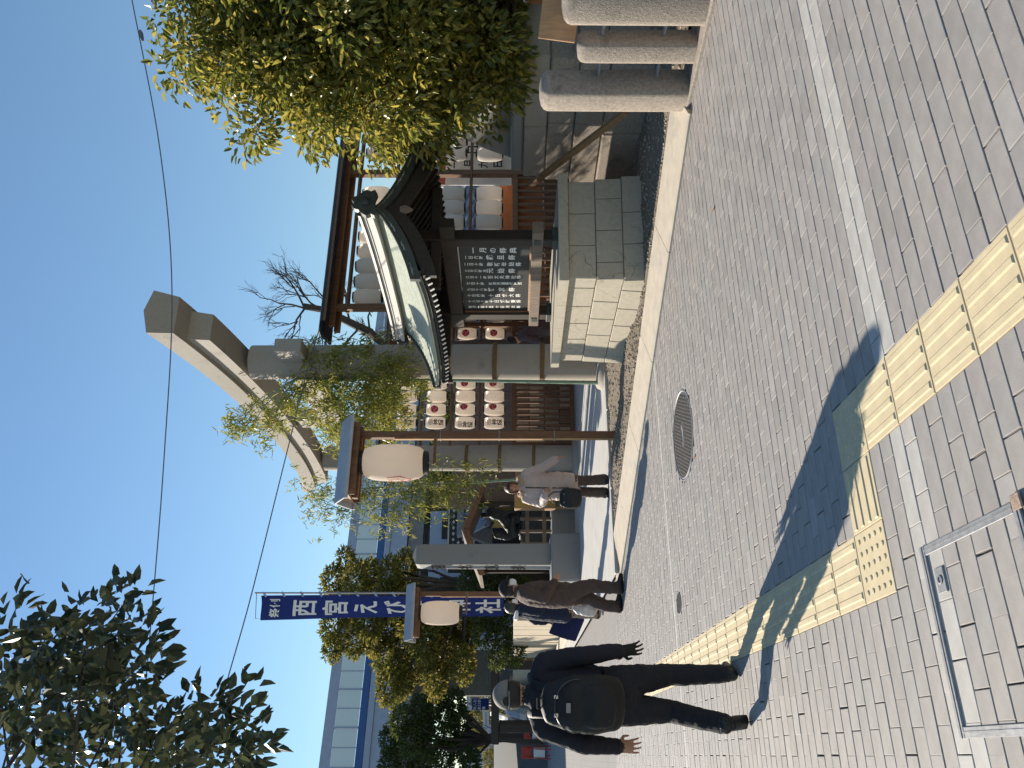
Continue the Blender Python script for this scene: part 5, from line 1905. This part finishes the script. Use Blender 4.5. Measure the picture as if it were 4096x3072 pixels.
# ---- man with the rucksack, walking away
p1 = Vector((-2.09, 5.36, 0))
man = thing('person', 'person in dark jacket with black rucksack and grey cap walking away', 'person', p1, R(9))
J, T, S, GL, SH = 1, 2, 0, 3, 4
B = Body()
hc = (0.0, .035, 1.535)
B.head(hc, (.15, 1, -.02), S)
B.limb([(0, -.005, 1.36), (0, .02, 1.45)], [.055, .052], S)
B.limb([(0, 0, .80), (0, 0, .88), (0, -.005, 1.0), (0, 0, 1.12), (0, .005, 1.25), (0, 0, 1.335), (0, .0, 1.395), (0, .005, 1.42)], [(.185, .135), (.192, .14), (.19, .135), (.2, .135), (.215, .135), (.195, .115), (.105, .085), (.07, .07)], J, 20)
for sx in (-1, 1):
    B.limb([(sx * .12, 0, 1.345), (sx * .205, 0, 1.325)], [.08, .078], J)
B.limb([(.205, 0, 1.32), (.265, -.04, 1.07), (.285, .0, .85), (.285, .01, .82)], [.082, .066, .052, .054], J)
B.limb([(-.205, 0, 1.32), (-.285, -.06, 1.07), (-.325, .02, .865), (-.327, .025, .845)], [.082, .066, .052, .054], J)
B.hand((.285, .012, .82), (.12, .10, -1), (-1, .35, .1), GL, .3, 1.18)
B.hand((-.328, .03, .845), (-.06, .2, -1), (1, .5, .2), S, .7, 1.15)
B.limb([(.09, .0, .86), (.10, .04, .68), (.115, .10, .46), (.12, .10, .25), (.125, .08, .085)], [(.108, .118), (.098, .105), (.072, .078), (.066, .072), (.062, .07)], T)
B.limb([(-.09, .0, .86), (-.095, .02, .68), (-.105, .03, .47), (-.115, -.12, .30), (-.12, -.23, .175)], [(.108, .118), (.098, .105), (.072, .078), (.068, .07), (.062, .062)], T)
B.limb([(0, 0, .78), (0, 0, .86)], [(.165, .12), (.18, .13)], T)
B.limb([(.125, .045, .05), (.13, .13, .05), (.14, .26, .035)], [(.042, .045), (.048, .045), (.04, .03)], SH)
B.limb([(-.12, -.255, .19), (-.122, -.20, .10), (-.125, -.145, .028)], [(.04, .04), (.047, .04), (.042, .028)], SH)
B.limb([(-.12, -.25, .155), (-.125, -.16, .02)], [(.046, .012), (.047, .012)], SH)
M_mj = cloth('jacket_dark', (.016, .015, .022)); M_mt = cloth('trousers_dark', (.013, .013, .017)); M_gl = cloth('glove', (.02, .02, .02))
B.finish('body', [M_skin, M_mj, M_mt, M_gl, M_shoe], man, .0062, {1: .011, 2: .011}, 1)
shell(hc, (.15, 1, -.02), (.082, .099, .114), R(35), R(325), -.42, .3, .014, mt=M_hair, parent=man, rough=.06)
M_gcap = cloth('cap_grey', (.20, .185, .165), .8)
cp = Vector(hc) + Vector((0, 0, .035))
cap = shell(cp, (.15, 1, -.02), (.092, .107, .098), 0, R(360), -.02, .995, .005, 30, mt=M_gcap, name='cap', parent=man)
m = MB()
fwv = Vector((.15, 1, 0)).normalized(); rtv = fwv.cross(UP)
vs = []
for i in range(11):
    a = R(-62 + 124 * i / 10)
    for k, (rr, zz) in enumerate(((1.0, .002), (1.35, -.006), (1.62 - .35 * abs(a), -.022))):
        vs.append(cp + (rtv * math.sin(a) * .092 + fwv * math.cos(a) * .107) * rr + UP * (zz - .02 * abs(math.sin(a))))
m.add(vs, [(i * 3 + k, i * 3 + k + 1, i * 3 + k + 4, i * 3 + k + 3) for i in range(10) for k in range(2)])
m.build('peak', M_gcap, cap, 'all').modifiers.new('t', 'SOLIDIFY').thickness = .005
m = MB()
bv = -fwv
pc = cp + bv * .1085 + UP * .0
m.prism([(.032 * math.cos(R(a)), .034 * math.sin(R(a))) for a in range(0, 181, 15)], pc, rtv, UP, bv * .004)
m.build('cap_opening', M_hair, cap)
m = MB(); m.tube([pc + rtv * .034 * math.cos(R(a)) + UP * .036 * math.sin(R(a)) + bv * .003 for a in range(0, 181, 15)], .003, 5); m.build('piping', M_gcap, cap)
m = MB(); m.tube([pc + rtv * (-.06) + UP * -.01 - bv * .012, pc + bv * .005 + UP * -.012, pc + rtv * .06 + UP * -.01 - bv * .012], .006, 6); m.build('strap', M_gcap, cap)
# rucksack
rk = thing('rucksack', 'black rucksack with shiny buckles on the back of the walking person', 'rucksack', p1, R(9))
B = Body()
B.limb([(0, -.20, .87), (0, -.225, 1.0), (0, -.225, 1.15), (0, -.20, 1.30)], [(.165, .075), (.185, .10), (.18, .10), (.13, .065)], 0, 24)
B.limb([(0, -.30, .91), (0, -.305, 1.02), (0, -.295, 1.09)], [(.125, .035), (.135, .04), (.12, .03)], 0, 20)
M_rk = cloth('rucksack_black', (.009, .0085, .009), .6)
bd = B.finish('bag_body', [M_rk], rk, .008, {0: .007}, 2)
for sx in (-1, 1):
    m = MB(); m.tube([(sx * .075, -.17, 1.28), (sx * .095, -.08, 1.405), (sx * .115, .03, 1.43), (sx * .13, .12, 1.36), (sx * .135, .15, 1.2), (sx * .17, .08, 1.0), (sx * .165, -.12, .92)], [(.028, .009)] * 7, 8, ref=(1, 0, 0)); m.build('shoulder_strap', M_rk, rk, True)
    m = MB(); m.box(sx * .055 - .012, sx * .055 + .012, -.292, -.275, 1.245, 1.275, 0, .004); m.build('buckle', M_metal, rk)
m = MB(); m.tube([(-.03, -.2, 1.33), (-.03, -.215, 1.375), (.03, -.215, 1.375), (.03, -.2, 1.33)], .007, 6); m.build('grab_handle', M_rk, rk, True)
m = MB(); m.tube([(.175 * math.sin(a) * .93, -.285 - .015 * math.cos(a), 1.13 + .14 * math.cos(a)) for a in [R(x) for x in range(-100, 101, 10)]], .0035, 5); m.build('zip', mat('zip', (.08, .08, .085), .3, .2, metal=.6), rk, True)
m = MB(); m.box(-.03, .03, -.337, -.332, 1.17, 1.20, 0, .002); m.build('badge', mat('badge', (.25, .25, .26), .3, .1, metal=.5), rk)

# ---- person in the brown jacket, in profile facing the shrine
p2 = G(2492, 2372); p2.z = 0
br = thing('person', 'person in brown jacket and black cap with white face mask facing the shrine', 'person', p2, R(-75))
br.scale = (1.1, 1.1, 1.035)
B = Body()
hc = (0, .055, 1.53)
fwh = (.30, 1, -.05)
B.head(hc, fwh, S)
B.limb([(0, 0, 1.36), (0, .025, 1.45)], [.056, .054], S)
B.limb([(0, -.02, .76), (0, -.025, .88), (0, -.02, 1.0), (0, -.01, 1.12), (0, -.01, 1.25), (0, -.005, 1.335), (0, .01, 1.39), (0, .015, 1.43)], [(.20, .16), (.205, .165), (.2, .165), (.21, .165), (.215, .15), (.19, .12), (.105, .095), (.075, .08)], J, 20)
for sx in (-1, 1):
    B.limb([(sx * .12, -.01, 1.345), (sx * .2, 0, 1.32)], [.08, .08], J)
B.limb([(.2, 0, 1.315), (.25, -.06, 1.07), (.21, .12, .93)], [.085, .072, .058], J)
B.limb([(-.2, 0, 1.315), (-.25, -.1, 1.06), (-.25, -.09, .84)], [.085, .072, .058], J)
B.hand((.205, .13, .925), (-.1, .6, -.4), (0, .3, 1), S, .7)
B.hand((-.25, -.09, .83), (0, .05, -1), (0, 1, 0), S, .9)
B.limb([(.09, -.02, .84), (.095, .02, .66), (.10, .09, .45), (.10, .07, .25), (.10, .06, .08)], [(.11, .12), (.1, .11), (.076, .085), (.072, .08), (.07, .075)], T)
B.limb([(-.09, -.02, .84), (-.095, -.05, .66), (-.10, -.06, .45), (-.10, -.15, .25), (-.10, -.17, .085)], [(.11, .12), (.1, .11), (.076, .085), (.072, .08), (.07, .075)], T)
B.limb([(0, -.01, .76), (0, -.01, .85)], [(.17, .13), (.18, .14)], T)
B.limb([(.10, .02, .05), (.105, .12, .05), (.11, .22, .035)], [(.045, .05), (.05, .048), (.042, .03)], SH)
B.limb([(-.10, -.21, .05), (-.105, -.1, .045), (-.11, -.01, .033)], [(.045, .05), (.05, .046), (.042, .03)], SH)
M_bj = cloth('jacket_brown', (.085, .055, .046)); M_bt = cloth('trousers_brown', (.075, .052, .043))
B.finish('body', [M_skin, M_bj, M_bt, M_gl, M_shoe], br, .0085, {1: .014, 2: .014}, 3)
shell(hc, fwh, (.083, .10, .113), R(60), R(300), -.45, .3, .014, mt=M_hair, parent=br, rough=.05)
M_bcap = cloth('cap_black', (.012, .011, .012), .7)
cpv = Vector(hc) + UP * .035
cap = shell(cpv, fwh, (.094, .11, .10), 0, R(360), -.02, .995, .006, 28, mt=M_bcap, name='cap', parent=br)
fwv = Vector(fwh).normalized(); fwv.z = 0; rtv = fwv.cross(UP)
m = MB(); vs = []
for i in range(9):
    a = R(-60 + 120 * i / 8)
    for rr, zz in ((1.0, .002), (1.3, -.008), (1.6 - .35 * abs(a), -.025)):
        vs.append(cpv + (rtv * math.sin(a) * .094 + fwv * math.cos(a) * .11) * rr + UP * zz)
m.add(vs, [(i * 3 + k, i * 3 + k + 1, i * 3 + k + 4, i * 3 + k + 3) for i in range(8) for k in range(2)])
m.build('peak', M_bcap, cap, 'all').modifiers.new('t', 'SOLIDIFY').thickness = .006
shell(Vector(hc) + Vector((0, 0, -.035)), fwh, (.079, .122, .10), R(-58), R(58), -.62, .32, .004, mt=M_mask, name='face_mask', parent=br)
eyes_mouth(br, hc, fwh, 1.0, False)
# white carrier bag hanging from the rear hand
def carrier(name, label, cat, loc, rz, w, h, d, mt, seed):
    B = Body()
    B.limb([(0, 0, .03), (0, 0, h * .45), (0, 0, h * .85), (0, 0, h)], [(w * .46, d * .5), (w * .5, d * .55), (w * .36, d * .3), (w * .2, d * .14)], 0, 20)
    t = thing(name, label, cat, loc, rz)
    B.finish('bag', [mt], t, .010, {0: .022}, seed)
    for sx in (-1, 1):
        m = MB(); m.tube([(sx * w * .15, 0, h * .95), (sx * w * .10, 0, h + .07), (0, 0, h + .10), (-sx * w * .02, 0, h + .10)], .006, 6); m.build('handle', mt, t, True)
    return t
hb = p2 + Matrix.Rotation(R(-75), 3, 'Z') @ Vector((-.26, -.16, 0))
carrier('carrier_bag', 'white plastic carrier bag held by the person in brown', 'bag', (hb.x - .03, hb.y, .37), R(10), .27, .30, .18, cloth('bag_white', (.60, .55, .50), .5), 5)

# ---- person in the navy coat with a large navy tote
p3 = G(2402, 2440); p3.z = 0
nv = thing('person', 'person in navy coat with grey hair standing behind the brown jacket', 'person', p3, R(-70))
nv.scale = (1.08, 1.08, 1.03)
B = Body()
hc = (0, .05, 1.50)
fwh = (.25, 1, -.05)
B.head(hc, fwh, S)
B.limb([(0, 0, 1.34), (0, .02, 1.42)], [.052, .05], S)
B.limb([(0, -.02, .62), (0, -.02, .8), (0, -.01, 1.0), (0, 0, 1.15), (0, 0, 1.25), (0, 0, 1.33), (0, .01, 1.37), (0, .01, 1.42)], [(.23, .19), (.21, .17), (.2, .16), (.205, .155), (.205, .14), (.18, .12), (.11, .1), (.08, .085)], J, 20)
for sx in (-1, 1):
    B.limb([(sx * .11, 0, 1.32), (sx * .19, 0, 1.30)], [.078, .078], J)
B.limb([(.19, 0, 1.3), (.24, -.05, 1.06), (.2, .1, .90)], [.082, .07, .056], J)
B.limb([(-.19, 0, 1.3), (-.29, -.14, 1.10), (-.30, -.16, .93)], [.082, .074, .06], J)
B.hand((.2, .105, .89), (-.1, .5, -.5), (0, .3, 1), S, .7)
B.hand((-.30, -.165, .92), (0, .05, -1), (0, 1, 0), S, .9)
for sx, dy in ((1, .06), (-1, -.06)):
    B.limb([(sx * .085, -.01, .66), (sx * .09, dy * .6, .45), (sx * .09, dy, .08)], [(.1, .105), (.08, .085), (.075, .08)], T)
    B.limb([(sx * .09, dy - .04, .045), (sx * .095, dy + .16, .033)], [(.043, .045), (.04, .03)], SH)
M_nj = cloth('coat_navy', (.012, .018, .04)); M_nt = cloth('trousers_beige', (.33, .25, .2))
B.finish('body', [M_skin, M_nj, M_nt, M_gl, M_shoe], nv, .009, {1: .013, 2: .012}, 6)
shell(hc, fwh, (.085, .102, .118), R(48), R(312), -.6, .5, .02, mt=mat('hair_greying', (.05, .045, .04), .5, .5, 40, .4, 120), parent=nv, rough=.10)
shell(hc, fwh, (.085, .102, .118), 0, R(360), .45, .995, .02, 28, mt=bpy.data.materials['hair_greying'], parent=nv, rough=.10, seed=3)
shell(Vector(hc) + Vector((0, 0, -.035)), fwh, (.077, .12, .10), R(-58), R(58), -.62, .30, .004, mt=M_mask, name='face_mask', parent=nv)
eyes_mouth(nv, hc, fwh, 1.0, False)
m = MB(); m.tube([(-.13, -.1, 1.40), (-.06, -.13, 1.43), (.05, -.12, 1.43), (.13, -.03, 1.41)], [.03, .04, .04, .03], 8); m.build('scarf', M_mask, nv, True)
hb = p3 + Matrix.Rotation(R(-70), 3, 'Z') @ Vector((-.32, -.22, 0))
tt = thing('tote_bag', 'large navy tote bag carried by the person in the navy coat', 'bag', (hb.x - .10, hb.y, .34), R(12))
tt.rotation_euler = (0, R(24), R(12))
m = MB()
m.loft([[Vector((x * w, y * d, z)) for x, y in ((-1, -1), (1, -1), (1, 1), (-1, 1))] for z, w, d in ((0, .19, .07), (.02, .21, .085), (.25, .25, .09), (.46, .27, .05), (.48, .265, .045))])
m.build('bag', cloth('tote_navy', (.014, .02, .085)), tt, True)
for sy in (-1, 1):
    m = MB(); m.tube([(-.12, sy * .05, .46), (-.09, sy * .03, .58), (.0, 0, .66), (.09, sy * .03, .58), (.12, sy * .05, .46)], .010, 6); m.build('handle', bpy.data.materials['tote_navy'], tt, True)

# ---- woman in the pale puffer coat at the kerb
p4 = G(2453, 1945); p4.z = .06
wo = thing('person', 'person in pale pink puffer coat with fur hood and hairband standing at the curb', 'person', p4, R(172))
B = Body()
hc = (.01, .035, 1.475)
fwh = (-.22, 1, -.08)
B.head(hc, fwh, S, .96)
B.limb([(0, 0, 1.30), (0, .02, 1.39)], [.05, .048], S)
zs = [(.60, .215, .17), (.70, .225, .175), (.72, .215, .168), (.80, .225, .175), (.82, .215, .168), (.91, .22, .17), (.93, .21, .162), (1.03, .215, .165), (1.05, .205, .156), (1.16, .21, .155), (1.25, .20, .14), (1.31, .165, .115), (1.36, .10, .09)]
B.limb([(0, 0, z) for z, a, b in zs], [(a, b) for z, a, b in zs], J, 22)
for sx in (-1, 1):
    B.limb([(sx * .10, 0, 1.30), (sx * .185, 0, 1.27)], [.075, .078], J)
# her left arm (to the right in the photograph) reaches out and down, the other holds the bag
B.limb([(-.185, 0, 1.27), (-.27, .0, 1.06), (-.28, .0, 1.03), (-.42, .03, .83), (-.425, .03, .82)], [.082, .076, .07, .066, .062], J)
B.limb([(.185, 0, 1.27), (.245, .05, 1.04), (.23, .07, 1.02), (.09, .22, .98), (.06, .23, .975)], [.082, .078, .072, .066, .066], J)
B.hand((-.43, .032, .815), (-.45, .1, -.8), (0, 1, 0), S, .6, .92)
B.hand((.055, .23, .975), (-.8, .25, -.2), (0, .1, 1), S, 1.1, .92)
for sx in (1, -1):
    B.limb([(sx * .085, 0, .64), (sx * .09, .0, .42), (sx * .10, -.01, .10), (sx * .105, -.01, .07)], [(.095, .1), (.075, .08), (.082, .085), (.085, .088)], T)
    B.limb([(sx * .10, -.05, .04), (sx * .11, .14, .03)], [(.04, .04), (.037, .028)], SH)
M_wj = cloth('coat_pale', (.48, .385, .345), .6, .08); M_wt = cloth('trousers_taupe', (.085, .06, .05))
B.finish('body', [M_skin, M_wj, M_wt, M_gl, M_shoe], wo, .0085, {1: .012, 2: .012}, 7)
shell(hc, fwh, (.086, .104, .118), R(55), R(305), -.75, .55, .022, mt=M_hair_b, parent=wo, rough=.08)
shell(hc, fwh, (.086, .106, .118), 0, R(360), .46, .995, .02, 28, mt=M_hair_b, parent=wo, rough=.06, seed=4)
shell(hc, fwh, (.091, .111, .122), R(-80), R(80), .40, .66, .010, mt=M_black, name='hairband', parent=wo)
eyes_mouth(wo, hc, fwh, .96)
M_fur = mat('hood_fur', (.42, .30, .2), .95, .4, 60, 1.0, 60)
m = MB()
ring = []
for i in range(19):
    a = R(20 + 320 * i / 18)
    ring.append(Vector((math.sin(a) * .135, math.cos(a) * .115 + .005, 1.355 + .03 * math.cos(a) * -1 + .012 * noise.noise(Vector((i * .8, 0, 0))))))
m.tube(ring, [.038 + .012 * noise.noise(Vector((i * 1.3, 4, 0))) for i in range(19)], 10); m.build('fur_collar', M_fur, wo, True)
m = MB(); m.bar((-.02, .172, .62), (-.02, .15, 1.28), .018, .012, up=Vector((0, 1, 0))); m.build('zip', M_wt, wo)
hb_t = thing('handbag', 'large black handbag held in front of the pale puffer coat', 'bag', p4 + Vector((-.14, -.28, .44)), R(5))
B = Body()
B.limb([(0, 0, .05), (0, 0, .14), (0, 0, .27), (0, 0, .31)], [(.14, .06), (.155, .07), (.145, .05), (.12, .03)], 0, 22)
B.finish('bag', [cloth('handbag_black', (.012, .013, .016), .45)], hb_t, .009, {0: .012}, 9)
for sy in (-1, 1):
    m = MB(); m.tube([(-.08, sy * .03, .30), (-.07, sy * .02, .42), (.03, 0, .50), (.09, sy * .02, .42), (.09, sy * .03, .30)], .008, 6); m.build('handle', bpy.data.materials['handbag_black'], hb_t, True)
for x in (-.06, .06):
    m = MB(); m.lathe([(.002, 0), (.012, .001), (.012, .006), (.002, .007)], 10, (x, -.06, .27)); m.build('ring', M_metal, hb_t, True)

# ---- visitor bending by the rack, half hidden by the near pillar
p5 = A(2300, 1322, 16.0); p5.z = .075
vs_ = thing('person', 'person in dark purple jacket and cap bending beside the near torii pillar', 'person', p5, R(72))
B = Body()
hc = (0, .22, 1.42)
fwh = (-.1, .9, -.45)
B.head(hc, fwh, S)
B.limb([(0, .14, 1.27), (0, .19, 1.35)], [.055, .053], S)
B.limb([(0, -.05, .78), (0, -.04, .9), (0, .03, 1.08), (0, .09, 1.22), (0, .14, 1.29)], [(.19, .15), (.195, .155), (.21, .15), (.2, .13), (.1, .09)], J, 20)
for sx in (-1, 1):
    B.limb([(sx * .18, .09, 1.2), (sx * .24, .15, .97), (sx * .15, .36, .86)], [.082, .068, .055], J)
    B.hand((sx * .145, .37, .855), (-.2 * sx, .7, -.5), (0, 0, 1), S, .6)
    B.limb([(sx * .09, -.04, .82), (sx * .1, .04, .46), (sx * .1, -.02, .08)], [(.11, .12), (.08, .085), (.07, .075)], T)
    B.limb([(sx * .1, -.06, .045), (sx * .11, .15, .033)], [(.045, .047), (.042, .03)], SH)
M_vj = cloth('jacket_purple', (.075, .052, .062))
B.finish('body', [M_skin, M_vj, cloth('trousers_grey', (.07, .06, .055)), M_gl, M_shoe], vs_, .010, {1: .014, 2: .012}, 11)
shell(hc, fwh, (.084, .10, .115), R(60), R(300), -.4, .4, .015, mt=M_hair, parent=vs_, rough=.05)
cap = shell(Vector(hc) + UP * .03, fwh, (.094, .11, .10), 0, R(360), -.02, .995, .006, 28, mt=M_bcap, name='cap', parent=vs_)
eyes_mouth(vs_, hc, fwh)

# ================================================================== SMALL THINGS ON THE PAVING
g = random.Random(77)
M_dry = mat('dry_leaf', (.22, .12, .055), .8, .3, 30)
for k, (x, y, lab) in enumerate(((2855, 842, 'curled dry leaf lying on the pavers in front of the plinth'), (2780, 1830, 'tiny dry leaf lying beside the large manhole cover'))):
    p = G(x, y)
    m = MB()
    for sgn in (1, -1):
        m.add([(-.035, 0, .003), (-.01, sgn * .016, .012), (.018, sgn * .012, .014), (.038, 0, .006), (0, 0, .004)], [(0, 1, 4), (1, 2, 4), (2, 3, 4)])
    tag(m.build('dry_leaf', M_dry, None, 'all', (p.x, p.y, .002), g.uniform(0, 6)), lab, 'leaf')
